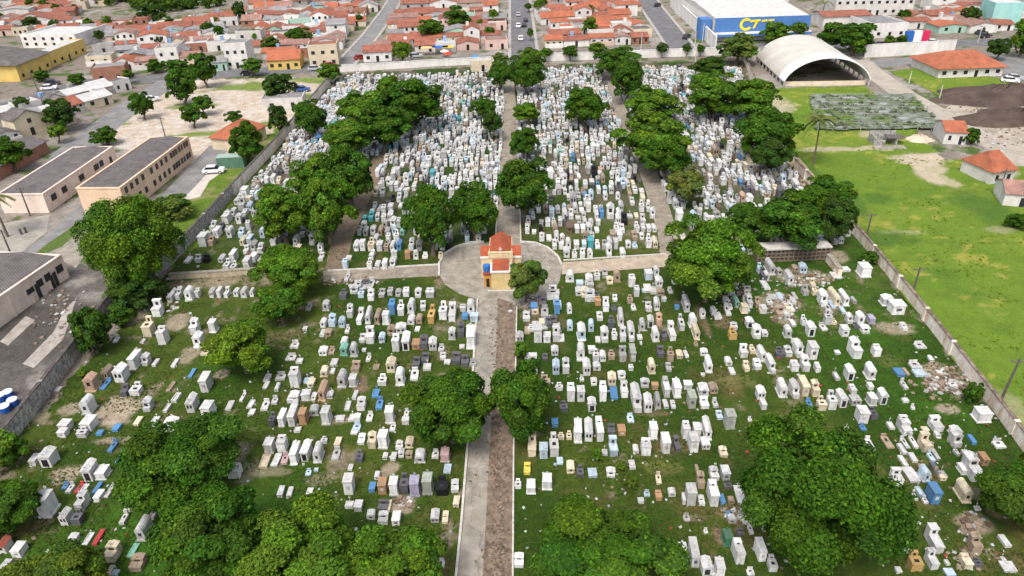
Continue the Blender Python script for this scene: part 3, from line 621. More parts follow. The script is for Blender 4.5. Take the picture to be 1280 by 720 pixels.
# palms
M_frond = paint('palm_frond', (.10, .14, .025), .7, .4, (.22, .17, .06), .6, 1.0, 0, .1)
def palm(px, py, hpx, label, nf=15, L=2.6, seed=1):
    c = at(px, py); hgt = hpx/pxm(c)/.93; g = random.Random(seed); root = empty('palm_tree', c); tag(root, label, 'palm')
    bend = Vector((g.uniform(-.5, .5), 0, 0)); mb = MB(); mb.tube([(0, 0, -.1), bend*.3+Vector((0, 0, hgt*.5)), bend+Vector((0, 0, hgt))], [.28, .18, .14], 8); mb.build('trunk', M_bark, root)
    top = bend+Vector((0, 0, hgt))
    for k in range(nf):
        a = 2.4*k+g.uniform(-.2, .2); el = g.uniform(-.2, 1.0); fm = MB(); prev = None; l = L*g.uniform(.85, 1.15); dr = Vector((math.cos(a), math.sin(a), 0)); sd = Vector((-math.sin(a), math.cos(a), 0))
        n = 9; pts = [top+dr*(l*t*math.cos(el*(1-t*.4)))+Vector((0, 0, l*(t*math.sin(el)-.75*t*t))) for t in [q/n for q in range(n+1)]]
        for q in range(n):
            for sgn in (-1, 1):
                for hv in (0, .5):
                    p = pts[q].lerp(pts[q+1], hv); w = .75*(1-abs(q/n-.4)) ; tip = p+sd*sgn*w+dr*.25+Vector((0, 0, -.35*w))
                    fm.face([p, p+dr*.34, tip])
        fm.tube(pts, [.04]*9+[.015], 4, cap=False); fm.build('frond', M_frond, root)
palm(1016, 208, 56, 'tall palm with drooping fronds beside the fenced plots', 28, 3.6, 3)
palm(10, 296, 50, 'palm in the forecourt of the pink walled building', 14, 4.0, 4)
palm(1027, 22, 16, 'small palm at the right end of the market roof', 10, 4.5, 6)
# ================================================================== TOMBS
# every tomb and slab of the front blocks, surveyed from the photograph: centre, foot, width, height (quarter pixels in a tile), kind
TILES = {
(0, 360): """785 145 75 95 w;740 245 80 110 c;812 285 70 95 w;970 235 65 90 w;990 300 70 90 w;1065 225 60 75 w;850 75 40 80 g;890 60 40 70 g;945 65 60 80 w;985 50 40 50 w;1060 50 40 60 w;1095 50 35 60 w;1130 50 35 60 w;1180 45 40 50 w;1220 50 50 60 g;1260 45 35 50 w
600 475 90 110 w;665 410 60 105 f;725 390 60 70 t;770 395 35 40 s;530 465 60 90 t;455 520 85 105 pe;510 510 50 50 sb;620 545 60 70 k;675 540 80 75 w;435 635 80 110 g;735 620 70 80 t;840 520 35 50 st;320 720 80 65 f;435 720 90 85 f;680 690 45 45 sc;760 695 50 50 s;850 720 90 65 w;865 400 35 45 s;950 450 35 45 sb;1025 525 70 110 w;955 625 70 110 w;1035 655 80 95 w;870 575 45 50 s;1140 615 45 50 s;1205 570 30 50 s;1245 605 40 45 s;1255 640 40 35 s;825 625 35 45 s;575 275 35 30 s;710 280 30 25 s;1020 340 50 30 sc;285 520 40 25 s;575 720 50 40 sb""",
(0, 540): """235 180 100 110 d;165 170 60 60 w;410 30 70 50 g;310 30 60 40 f;445 250 80 120 d;505 240 80 75 f;230 430 110 145 f;340 310 45 45 s;320 290 40 30 sb;380 310 40 50 sr;410 315 45 50 s;470 315 40 60 sb;485 350 55 60 f;530 330 40 60 s;400 400 70 110 g;325 470 70 100 t;385 470 80 90 k;645 400 75 80 w;610 465 45 55 s;710 545 80 130 g;760 440 40 50 s;365 555 60 50 w;425 570 50 60 st;475 570 45 80 sr;550 655 95 110 c;650 630 50 65 sg;680 700 90 90 t;545 720 40 50 sc;15 610 70 90 r;85 630 80 80 f;1170 235 75 40 f;550 105 45 55 sb;590 165 45 55 sb;495 20 45 30 sb;575 720 40 30 sl;20 700 60 60 g""",
(320, 360): """435 60 50 60 k;490 30 50 30 g;525 50 40 50 lb;575 65 45 65 w;628 50 40 50 t;670 40 35 45 t;710 45 35 45 t;750 45 40 50 w;810 50 40 55 w;870 50 50 50 g;350 115 45 60 g;260 115 35 35 sy;470 150 45 75 g;515 185 45 115 w;560 180 45 100 w;605 180 40 100 t;650 185 45 75 w;680 135 45 80 b;725 140 45 85 w;775 130 45 85 g;835 115 35 55 g;875 180 45 105 oy;935 160 50 100 w;980 170 45 105 w;1075 130 45 80 w;1035 120 35 40 t;1045 160 35 40 b;1090 170 45 50 lb;775 185 45 55 w;815 180 40 55 t;335 200 40 55 w;380 195 50 70 lb;430 200 45 65 lb;330 245 35 40 s;360 245 45 45 t;570 280 60 95 w;630 275 40 60 lb;530 275 40 50 g;675 240 50 60 t;725 230 60 40 t;700 320 50 90 w;750 315 50 105 d;800 310 50 60 o;840 310 50 80 k;885 315 50 80 w;925 320 35 30 s;935 360 35 40 w;980 260 40 70 g;1025 250 40 85 k;1075 305 50 125 w;1030 305 30 25 s;440 340 50 70 lg;440 290 45 50 w;490 345 50 80 t;335 340 55 55 w;375 335 40 35 st;190 305 50 20 s;170 365 60 25 s;215 380 40 30 s;495 425 55 65 t;675 425 60 90 c;800 405 45 65 k;845 380 45 60 k;855 415 45 40 s;790 465 50 60 s;720 490 55 100 w;630 490 55 65 w
430 500 60 100 w;485 495 50 70 g;340 445 50 60 c;380 430 30 30 s;195 500 70 105 w;190 570 60 60 d;250 565 60 60 t;270 500 35 45 s;285 565 35 45 w;330 565 55 110 pe;370 550 25 40 s;560 370 30 35 s;600 410 35 30 st;490 560 30 50 s;595 550 40 45 sb;615 610 45 55 sb;525 615 55 75 w;455 615 35 50 s;670 680 55 95 f;505 670 40 45 f;475 670 35 40 s;565 670 40 45 s;500 720 50 40 sl;680 720 35 40 s;750 650 30 40 s;80 695 50 80 k;128 695 50 95 f;180 695 60 115 f;235 685 55 90 o;290 640 60 60 t;350 685 60 100 f;90 585 40 35 s;40 615 50 50 s;50 470 40 40 s;120 465 60 30 st;1000 385 50 70 k;1045 395 45 65 k;1085 395 40 30 sy;955 385 35 30 s;245 215 30 25 s;455 230 30 35 s;805 220 30 30 s;540 320 25 20 s;375 545 25 30 s;210 720 35 20 s;420 670 50 30 st""",
(320, 540): """65 110 65 85 f;130 105 65 90 f;190 165 60 120 f;245 150 60 115 d;308 155 60 110 w;340 60 40 35 t;35 185 60 70 sc;90 175 50 65 st;140 165 45 50 sp;405 75 40 50 sc;395 145 50 60 st;525 65 45 60 w;580 85 55 90 c;635 85 60 100 f;515 155 50 70 k;645 140 30 40 t;685 145 35 45 st;765 80 45 60 c;765 135 40 45 t;820 155 60 75 g;895 135 40 40 s;945 150 50 75 pk;465 315 65 110 f;470 195 30 35 s;605 240 35 45 w;580 305 40 55 b;633 315 55 90 o;690 320 55 100 f;742 310 55 110 k;795 325 60 110 pu;858 315 60 115 gg;930 320 70 105 bk;955 210 40 50 sl;995 305 45 70 t;510 400 50 60 w;465 385 45 20 s;635 400 60 60 k;635 465 60 70 g;660 400 30 60 c;700 470 50 75 w;575 440 50 40 t;895 455 50 75 t;945 460 35 65 c;1000 380 35 60 c;880 665 65 115 p;920 680 50 30 s;755 600 60 50 s;820 580 50 25 s;120 330 40 60 g;165 330 35 55 w;265 320 40 40 s;300 480 45 60 k;260 220 35 30 sl;300 200 25 15 sl;490 15 40 15 s;205 5 35 15 s""",
(640, 360): """205 60 70 60 w;155 100 40 60 k;110 130 35 60 b;225 130 35 70 b;288 130 30 60 w;335 40 40 50 g;390 70 60 70 t;430 90 35 50 o;470 120 40 80 w;515 70 30 40 w;545 190 45 160 w;510 120 30 40 k;590 80 35 50 t;660 25 25 25 sl;795 30 30 30 s;685 120 40 55 w;725 115 40 80 w;760 70 30 30 t;610 115 30 30 s;875 120 45 95 g;825 110 30 30 b;850 215 45 110 g;440 165 35 50 w;497 205 40 70 k;290 215 35 60 lb;350 265 45 100 lb;395 220 35 70 lb;222 270 40 85 w;185 200 30 60 k;130 275 45 100 w;150 200 30 50 c;175 275 40 60 w;95 220 35 40 w;40 270 40 60 t;650 215 40 70 g;692 200 40 70 d;735 190 40 70 pe;600 270 45 120 w;465 275 45 90 w;430 275 30 35 s;512 260 35 60 w;555 270 40 80 g;720 270 45 85 w;763 265 35 60 k;805 265 50 125 w;925 260 45 110 c;905 200 50 80 w;640 260 30 30 s;1105 260 55 70 oy;1110 210 45 40 g;1190 200 50 60 d;1225 255 60 80 w;1265 245 40 40 w;1125 100 35 70 lg;1190 100 45 75 g;1230 100 40 60 t;1075 90 40 50 t;1260 130 40 50 w;345 365 45 100 w;400 330 40 40 pk;455 370 35 65 w;498 360 40 55 t;555 370 45 85 t;605 370 40 95 gg;420 370 40 70 w;425 415 45 50 g;375 440 45 100 w;220 435 40 90 lb;270 430 40 85 g;215 340 40 60 g;165 365 30 40 k;108 435 45 115 w;75 355 25 35 r;50 320 30 30 s
745 350 45 65 k;792 370 45 80 t;840 355 40 50 c;875 350 25 40 s;700 430 45 85 c;785 420 35 50 t;595 415 30 35 t;960 340 45 40 w;985 425 50 95 w;1085 390 45 50 w;1105 435 35 40 s;1160 350 55 75 w;1205 330 40 50 c;1175 420 40 60 c;1230 410 50 60 w;1255 370 50 90 w;165 500 60 70 t;130 515 40 30 s;237 515 40 45 w;295 570 45 95 f;345 570 45 85 f;410 490 35 45 w;400 620 45 80 d;260 620 45 60 k;455 570 45 105 f;500 490 50 80 c;512 560 45 70 sb;550 460 45 50 w;563 550 45 90 w;630 625 60 160 w;665 500 50 50 t;680 625 55 110 w;715 510 40 40 o;730 605 40 90 t;772 605 30 50 g;808 605 30 45 t;775 550 45 110 g;828 550 50 100 f;880 510 50 50 f;900 605 55 100 gg;960 540 60 70 t;1010 530 55 65 t;965 605 55 65 w;1020 600 35 40 s;1245 560 60 80 w;1260 610 40 60 f;595 675 40 40 sl;215 700 35 50 b;330 775 45 125 f;383 770 50 130 w;442 770 45 130 f;497 735 45 60 k;550 740 45 60 o;708 760 50 95 f;870 755 50 90 f;925 755 50 85 f;980 760 55 135 w;1040 660 40 50 lb;1090 710 70 110 gg;920 295 25 25 st;955 445 25 20 s;645 285 15 20 s;1190 670 25 20 s;350 470 25 25 s""",
(640, 540): """100 125 45 130 c;158 135 45 85 lb;212 125 50 130 w;245 40 35 40 c;285 40 30 50 c;510 125 50 110 lb;620 110 35 50 w;670 120 60 90 f;770 110 55 110 f;830 105 40 90 k;910 105 60 110 f;970 90 55 70 w;465 120 30 35 st;295 205 40 65 c;343 230 40 70 k;405 230 50 50 sl;495 230 50 45 w;603 190 35 50 st;735 265 35 55 sc;240 165 35 40 sl;75 215 35 65 y;30 285 35 55 w;95 310 45 75 f;175 290 50 85 f;675 325 35 25 sl;735 345 40 55 o;800 325 45 40 t;645 360 35 20 s;895 370 65 115 f;860 365 25 75 f;950 370 40 55 w;945 285 50 90 t;930 220 25 70 t;1010 375 65 135 f;1015 245 55 75 w;1070 245 55 80 g;1080 290 50 50 k;1055 365 35 55 b;1097 360 40 40 t;1150 360 60 90 s;1060 130 50 60 c;875 450 40 35 sy;1085 430 30 35 sb;1140 440 30 30 sy;1230 440 45 55 sl;1085 575 60 90 gn;855 680 60 125 f;915 680 60 150 f;1140 665 65 130 f;775 740 50 100 g;975 720 65 100 d;1040 730 60 100 f;1250 650 60 120 f;1195 720 45 30 s;35 680 50 75 w;1275 500 40 35 r;1005 720 20 20 s;970 510 25 15 s""",
(960, 360): """25 430 50 125 w;130 80 35 35 s;190 40 50 60 t;235 40 40 55 c;280 95 60 95 w;345 90 50 100 c;390 90 45 100 w;435 80 30 40 t;300 185 65 80 w;100 250 55 70 g;130 195 35 40 s;70 150 70 60 t;215 245 60 85 d;180 190 45 60 w;385 245 60 65 f;410 180 50 60 w;460 190 60 80 w;380 130 35 40 sl;520 180 50 50 pu;490 230 60 50 w;600 90 80 60 w;650 135 100 75 f;685 215 45 45 w;445 355 75 115 w;545 345 60 65 f;350 335 35 25 s;225 360 70 100 w;135 290 40 40 w;160 350 60 100 w;190 420 60 90 w;135 420 55 60 f;250 425 40 55 f;60 350 60 60 k;105 345 50 60 t;410 465 60 90 d;350 465 35 45 s;515 460 65 95 w;770 305 65 25 s;665 445 60 45 sb;700 440 30 40 st;745 405 70 30 s;765 445 70 30 sl;820 370 35 35 w;690 510 40 45 s;930 500 55 30 s;75 550 65 105 w;140 555 60 105 w;185 545 60 110 c;240 545 60 90 c;215 605 40 45 sb;270 615 65 80 c;320 610 70 105 w;375 600 60 100 d;440 590 70 55 t;430 530 45 50 f;515 510 40 40 f;525 590 60 70 f;575 585 60 90 d;475 680 80 95 f;530 660 60 70 k;680 720 75 85 f;620 710 40 40 s;850 720 85 85 w;945 745 70 60 w;1080 675 90 45 f;400 720 40 25 s;480 715 40 30 sb;30 60 60 30 st;10 85 40 30 s;690 575 35 15 s;725 610 25 15 s;790 720 40 15 sc""",
(960, 540): """520 95 50 60 s;615 85 60 65 st;695 20 55 30 f;700 85 40 55 st;740 85 40 65 st;795 105 75 110 c;855 35 40 40 t;945 80 80 100 w;1030 65 40 50 sb;1165 85 70 30 s;690 175 40 55 s;735 155 45 50 s;825 150 40 45 sl;650 270 80 95 w;735 255 80 75 st;790 250 60 90 lb;805 240 50 90 st;855 225 45 70 sk;835 365 75 115 b;740 345 30 40 s;790 360 35 30 s;990 355 75 125 c;1040 250 90 150 g;985 215 60 60 w;1085 170 60 70 o;995 130 45 40 s;675 605 90 115 f;850 610 80 150 g;740 700 90 110 oy;830 690 70 110 g;1000 690 70 80 c;1040 610 80 110 t;1050 680 60 50 k;900 670 30 30 s;1200 580 55 60 s;1210 705 80 30 s;25 700 60 90 w;655 710 40 35 s;915 725 60 30 sl;1180 650 30 25 s;1050 395 35 20 s;1155 380 30 20 s;1125 320 25 15 s""",
(640, 180): """1260 690 45 80 k;1240 650 40 60 lb;1300 655 50 90 w;1340 665 40 50 t;1392 708 50 85 w;1455 650 60 65 lb;1768 668 85 80 f;1630 675 60 35 s;1670 640 60 25 s;1420 640 40 40 t;290 692 45 65 w;385 712 42 70 w;425 682 38 55 w;465 672 34 50 t;490 702 40 45 c;525 692 42 70 t;600 716 42 65 w;685 682 48 60 lb;722 664 36 60 w;736 718 46 65 w;815 702 42 65 w;340 722 40 45 lb""",
}
gx_ = random.Random(33); more = []
for x0_, x1_, y0_, y1_, n_ in [(655, 702, 378, 428, 14), (878, 1000, 350, 402, 24), (408, 470, 352, 364, 7), (1010, 1075, 352, 420, 10), (960, 1010, 540, 552, 0), (700, 830, 362, 376, 8), (470, 560, 520, 590, 6), (330, 420, 430, 520, 8), (1120, 1200, 560, 640, 8), (900, 960, 640, 680, 5)]:
    for k_ in range(n_):
        more.append('%d %d %d %d %s' % (4*gx_.uniform(x0_, x1_), 4*gx_.uniform(y0_, y1_), gx_.uniform(32, 48), gx_.uniform(32, 60), gx_.choice(['t', 'g', 'w', 's', 's', 'st', 'sy', 'k', 'sl', 'c'])))
TILES[(0, 0)] = ';'.join(more)
PAL = {'white': (.76, .755, .74), 'off_white': (.62, .61, .59), 'cream': (.70, .60, .43), 'grey': (.40, .395, .38), 'light_grey': (.56, .56, .55), 'dark_grey': (.10, .10, .115), 'black': (.018, .018, .022),
       'brown': (.16, .10, .065), 'tan': (.36, .27, .19), 'orange': (.46, .26, .13), 'ochre': (.52, .33, .11), 'peach': (.58, .38, .26), 'pink': (.62, .42, .42), 'purple': (.34, .32, .42), 'blue': (.09, .26, .50),
       'pale_blue': (.50, .61, .70), 'green': (.22, .46, .36), 'grey_green': (.40, .43, .36), 'deep_green': (.05, .20, .10), 'red': (.45, .045, .05), 'yellow': (.72, .60, .10), 'teal': (.06, .38, .42)}
TM = {}
for k, c in PAL.items():
    TM[k] = paint('plaster_'+k, c, .8 if k != 'black' else .35, .16, (.15, .14, .125) if k not in ('black',) else None, .65 if k not in ('white', 'off_white') else .55, 1.5, 0, .26)
M_niche = paint('niche_dark', (.03, .028, .03), .6, .3, None, 0, 2, 0, .5)
M_soil = paint('grave_soil', (.22, .14, .085), .95, .5, (.06, .08, .02), .5, 2.5, .4, .1)
M_rooft = paint('tomb_clay_roof', (.40, .11, .07), .9, .3, (.15, .1, .08), .5, 1.5, 0, .1)
KINDS_ = {'w': ('white', None), 'f': ('white', 'box'), 'g': ('light_grey', None), 'gg': ('grey_green', 'box'), 'k': ('dark_grey', 'stepped'), 'bk': ('black', 'stepped'), 't': ('tan', None), 'c': ('cream', None),
          'o': ('orange', 'box'), 'oy': ('ochre', 'stepped'), 'pe': ('peach', None), 'b': ('blue', 'box'), 'lb': ('pale_blue', None), 'lg': ('green', 'gabled'), 'd': ('white', 'doored'), 'r': ('red', 'roofed'),
          'p': ('white', 'planter'), 'y': ('yellow', 'stepped'), 'pk': ('pink', 'box'), 'pu': ('purple', 'box'), 'gn': ('deep_green', 'box'),
          's': ('off_white', 'slab'), 'sb': ('blue', 'slab'), 'sl': ('pale_blue', 'slab'), 'st': ('tan', 'slab'), 'sg': ('green', 'slab'), 'sr': ('red', 'slab'), 'sk': ('dark_grey', 'slab'), 'sc': ('cream', 'slab'), 'sy': ('grey', 'slab'), 'sp': ('pink', 'slab')}
# unit shapes: x -.5..5, y 0..1 away from the path, z 0..1
def u_box(*a): return MB().box(*a)
def gable(x, y0, y1, z0, z1):
    return MB().prism([(-x, z0), (x, z0), (x, z0+.03), (0, z1), (-x, z0+.03)], y0, y1)
def arch(x, y0, y1, z0, z1, n=8):
    return MB().prism([(-x, z0)]+[(x*math.cos(math.pi*k/n), z0+(z1-z0)*math.sin(math.pi*k/n)) for k in range(n+1)], y0, y1)
def niche(x, y, z0, z1, hw):
    m = MB(); m.box(x-hw, x+hw, y-.012, y+.02, z0, z1); return m
def cross(x, y, z0, h):
    m = MB(); m.box(x-.035, x+.035, y-.012, y+.012, z0, z0+h); m.box(x-.14, x+.14, y-.0125, y+.0125, z0+h*.58, z0+h*.78); return m
S_ = {}
def shape(key, fn):
    if key not in S_: S_[key] = fn()
    return S_[key]
mw = TM['white']
SHAPES = {
 'gabled': [[('body', u_box(-.47, .47, .02, .98, 0, .78), 0), ('roof', gable(.52, -.02, 1.02, .782, 1.0), 1), ('niche', niche(0, .02, .42, .68, .17), 2), ('plinth', u_box(-.56, .56, -.06, 1.05, 0, .09), 1)],
            [('body', u_box(-.47, .47, .22, .98, 0, .8), 0), ('roof', gable(.52, .18, 1.02, .802, 1.02), 1), ('niche', niche(0, .22, .46, .72, .2), 2), ('vault', u_box(-.44, .44, 0, .217, 0, .38), 1), ('cross', cross(0, .22, 1.0, .28), 0)],
            [('body', u_box(-.46, .46, .02, .98, 0, .72), 0), ('roof', gable(.5, -.01, 1.01, .722, .96), 0), ('niche', niche(-.2, .02, .36, .6, .12), 2), ('niche', niche(.2, .02, .36, .6, .12), 2), ('cross', cross(0, .08, .93, .24), 0)]],
 'stepped': [[('vault', u_box(-.46, .46, 0, .66, 0, .5), 0), ('lid', u_box(-.5, .5, -.02, .655, .503, .57), 1), ('head_block', u_box(-.44, .44, .663, .98, 0, .92), 0), ('niche', niche(0, .663, .62, .84, .18), 2), ('coping', u_box(-.49, .49, .64, 1.0, .922, .98), 1)],
             [('vault', u_box(-.47, .47, 0, .5, 0, .56), 0), ('lid', u_box(-.5, .5, -.02, .495, .563, .62), 1), ('head_block', u_box(-.46, .46, .503, 1, 0, .86), 0), ('niche', niche(0, .503, .64, .82, .22), 2), ('roof', gable(.5, .49, 1.02, .862, 1.02), 1), ('cross', cross(0, .56, 1.0, .3), 0)],
             [('vault', u_box(-.47, .47, 0, .72, 0, .62), 0), ('lid', u_box(-.5, .5, -.02, .715, .623, .69), 1), ('head_block', u_box(-.3, .3, .723, .93, 0, 1.0), 0), ('niche', niche(0, .723, .72, .92, .12), 2), ('plaque', u_box(-.2, .2, .2, .42, .692, .71), 2)]],
 'box': [[('body', u_box(-.46, .46, .02, .98, 0, .88), 0), ('lid', u_box(-.51, .51, -.02, 1.02, .882, .97), 1), ('plaque', u_box(-.2, .2, .005, .018, .4, .66), 3)],
         [('body', u_box(-.46, .46, .02, .98, 0, .9), 0), ('lid', u_box(-.5, .5, -.01, 1.01, .902, .97), 0), ('cross', cross(0, .9, .97, .26), 0), ('plinth', u_box(-.55, .55, -.05, 1.04, 0, .1), 1)],
         [('body', u_box(-.46, .46, .02, .98, 0, .86), 0), ('lid', u_box(-.5, .5, -.01, .62, .862, .94), 1), ('head_block', u_box(-.44, .44, .64, .96, .862, 1.08), 0), ('niche', niche(0, .64, .90, 1.04, .15), 2)]],
 'arched': [[('body', u_box(-.46, .46, .02, .98, 0, .66), 0), ('roof', arch(.49, -.01, 1.01, .662, .98), 1), ('niche', niche(0, .02, .36, .58, .16), 2), ('plinth', u_box(-.55, .55, -.05, 1.04, 0, .1), 1)]],
 'doored': [[('body', u_box(-.47, .47, .02, .98, 0, .8), 0), ('roof', gable(.54, -.04, 1.02, .802, 1.0), 0), ('door', niche(0, .02, .1, .64, .27), 2), ('cross', cross(0, .04, .97, .2), 0)]],
 'roofed': [[('body', u_box(-.47, .47, .02, .98, 0, .74), 4), ('roof', gable(.56, -.06, 1.04, .742, 1.0), 0), ('niche', niche(0, .02, .4, .64, .17), 2)]],
 'planter': [[('kerb', MB().box(-.5, .5, 0, .12, 0, .9).box(-.5, .5, .88, 1, 0, .9).box(-.5, -.36, .12, .88, 0, .9).box(.36, .5, .12, .88, 0, .9), 0), ('soil', u_box(-.36, .36, .12, .88, 0, .7), 5), ('footstone', u_box(-.45, .45, -.18, -.002, 0, .8), 1)]],
 'slab': [[('slab', u_box(-.46, .46, .0, .98, 0, .8), 0), ('top_stone', u_box(-.49, .49, -.02, 1.0, .803, 1.0), 0)],
          [('slab', u_box(-.47, .47, 0, .9, 0, .9), 0), ('headstone', u_box(-.36, .36, .905, 1.0, 0, 2.2), 0), ('plaque', u_box(-.17, .17, .5, .75, .903, .96), 2)],
          [('kerb', MB().box(-.5, .5, 0, .1, 0, 1).box(-.5, .5, .9, 1, 0, 1).box(-.5, -.38, .1, .9, 0, 1).box(.38, .5, .1, .9, 0, 1), 0), ('infill', u_box(-.38, .38, .1, .9, 0, .72), 0), ('cross', cross(0, .95, 1.0, 2.0), 0)]],
}
COLW = {'off_white': 'white', 'light_grey': 'light grey', 'dark_grey': 'dark grey', 'pale_blue': 'pale blue', 'grey_green': 'greyish green', 'deep_green': 'deep green'}
FORMW = {'gabled': 'gabled', 'stepped': 'stepped', 'box': 'flat topped', 'arched': 'arch roofed', 'doored': 'dark doored', 'roofed': 'steep roofed', 'planter': 'kerbed'}
rt = random.Random(11)
SURV = []
for (tx, ty), txt in TILES.items():
    for e in txt.replace('\n', ';').split(';'):
        a = e.split()
        if len(a) != 5 or a[4] == 'x': continue
        x, yb, w, h = [float(q)/4 for q in a[:4]]; x += tx; yb += ty
        colname, form = KINDS_[a[4]]
        if form is None: form = rt.choice(['gabled', 'gabled', 'stepped', 'stepped', 'box', 'arched'])
        if colname == 'tan' and rt.random() < .6: colname = rt.choice(['light_grey', 'off_white', 'grey'])
        if colname == 'white' and rt.random() < .22: colname = 'off_white'
        g0 = at(x, yb); s = pxm(g0); L = (g0-Vector((0, 0, H))).length; sd = H/L; cd = math.sqrt(1-sd*sd)
        vx, vy = proj(g0+Vector((0, 3, 0))); lean = abs((vx-x)/(yb-vy+.01))
        low = form in ('slab',)
        hh = h/s
        wid = max(w-lean*h*.5, w*.6)/s*.95
        if low: ht = min(.22+rt.random()*.2, .5); ln = min(max((hh-ht*cd)/sd, .9*wid), 2.6*wid+.6)
        else:
            ln0 = min(max(1.5*wid, 1.5), 2.7); ht = (hh*1.05-ln0*sd)/cd; ht = min(max(ht, .85*wid), 1.8*wid+.15)
            ln = min(max((hh-ht*cd)/sd, .95*wid), 3.6*wid)
        SURV.append([x, yb, w*h, colname, form, wid, ln, ht, Vector((g0.x, g0.y, 0)), rt.uniform(-.05, .05)])
raised = sorted([t for t in SURV if t[4] != 'slab'], key=lambda t: -t[2]); slabs = [t for t in SURV if t[4] == 'slab']
overflow = raised[300:]; raised = raised[:300]
labelled = []
pale = {'white': 'off_white', 'off_white': 'light_grey'}
for t in raised+slabs:
    x, yb, area, cn, form, wid, ln, ht, p, rz = t
    vs = SHAPES[form]; vi = rt.randrange(len(vs))
    if wid*ht < .7 and form == 'gabled': vi = 0
    nm = 'grave_slab' if form == 'slab' else ('kerbed_grave' if form == 'planter' else {'gabled': 'gabled_tomb', 'stepped': 'stepped_tomb', 'box': 'box_tomb', 'arched': 'arched_tomb', 'doored': 'chapel_tomb', 'roofed': 'roofed_tomb'}[form])
    root = empty(nm, p, rz, (wid, ln, ht)); tag(root, 'x', 'grave' if form in ('slab', 'planter') else 'tomb', 'grave slabs in the front blocks' if form in ('slab', 'planter') else 'tombs in the front blocks')
    second = pale.get(cn, cn) if rt.random() < .55 else cn
    if cn in ('blue', 'pale_blue') and form != 'slab' and rt.random() < .5: second = 'white'
    made = {}
    for pn, pm, mi in vs[vi]:
        me = shape((form, vi, pn, id(pm)), lambda: pm.mesh(pn, mw))
        mt = [TM[cn], TM[second], M_niche, rt.choice([TM['light_grey'], TM['dark_grey'], TM['grey']]), TM['white'], M_soil][mi]
        if pn == 'roof' and form == 'roofed': mt = M_rooft
        host = made.get('head_block') or made.get('body') or made.get('slab') or made.get('kerb')
        par = root
        if pn in ('niche', 'door', 'plaque') and host is not None and form != 'slab': par = made.get('vault') if (pn == 'plaque' and 'vault' in made) else host
        elif pn == 'lid' and 'vault' in made: par = made['vault']
        elif pn == 'coping' and 'head_block' in made: par = made['head_block']
        made[pn] = part(pn, me, par, mt)
    has = [q[0] for q in vs[vi]]
    cw = COLW.get(cn, cn)
    size = '' if form == 'slab' else ('large ' if wid > 1.75 else ('small ' if wid < 1.0 else ''))
    if form == 'slab': look = cw+' '+('grave slab with headstone' if 'headstone' in has else ('kerbed grave with cross' if 'cross' in has else 'flat grave slab'))
    elif form == 'planter': look = 'white kerbed grave with bare soil'
    elif form == 'roofed': look = 'white tomb with red roof'
    else: look = size+cw+' '+FORMW[form]+' tomb'+(' with cross' if 'cross' in has and form != 'doored' else '')
    labelled.append((root, look, (p.x, p.y)))
# ---- the crowded rest: too many to count, one mesh
BLOCKS = [[(430, 338), (548, 330), (570, 308), (604, 300), (622, 255), (626, 190), (630, 128), (628, 92), (430, 98), (380, 150), (350, 190), (480, 196), (462, 250), (440, 300)],
          [(655, 296), (690, 308), (706, 324), (828, 316), (824, 290), (806, 240), (788, 190), (770, 150), (755, 100), (752, 86), (645, 88), (648, 130), (650, 200)],
          [(850, 285), (832, 240), (812, 195), (790, 150), (776, 120), (765, 88), (922, 84), (980, 196), (1030, 262), (1066, 300), (948, 318), (850, 320)],
          [(222, 334), (300, 245), (348, 192), (372, 160), (430, 100), (500, 120), (470, 190), (440, 240), (412, 292), (402, 338), (330, 340)]]
dens = [.98, .98, .96, .86]
fm = MB(); fmats = ['white', 'off_white', 'light_grey', 'grey', 'tan', 'dark_grey', 'cream', 'pale_blue', 'blue', 'green', 'brown', 'black', 'yellow', 'teal', 'peach', 'orange']; FI = {k: i for i, k in enumerate(fmats)}
ftype = []; extra = []
def field_tomb(p, wid, ln, ht, cn, form, rz):
    M = Matrix.Translation(p) @ Matrix.Rotation(rz, 4, 'Z') @ Matrix.Diagonal((wid, ln, ht, 1)); vs = SHAPES[form]; v = vs[rt.randrange(len(vs))]
    sec = pale.get(cn, cn)
    for pn, pm, mi in v:
        if pn in ('plinth',): continue
        k = len(fm.v); fm.v += [tuple(M @ Vector(q)) for q in pm.v]; c = [FI.get(cn, 0), FI.get(sec, 0), FI['black'], FI['grey'], 0, FI['brown']][mi]
        for f in pm.f: fm.f.append(tuple(i+k for i in f)); fm.m.append(c)
cw_ = ['white']*40+['off_white']*20+['light_grey']*13+['grey']*9+['tan']*4+['dark_grey']*6+['black']*2+['cream']*5+['pale_blue']*8+['blue']*1+['green']*1+['brown']*2+['peach']*1+['teal']*1
SPEC = [(441, 324, 'yellow'), (420, 325, 'light_grey'), (460, 276, 'teal'), (452, 272, 'pale_blue'), (480, 325, 'blue'), (505, 325, 'orange'), (868, 360, 'white')]
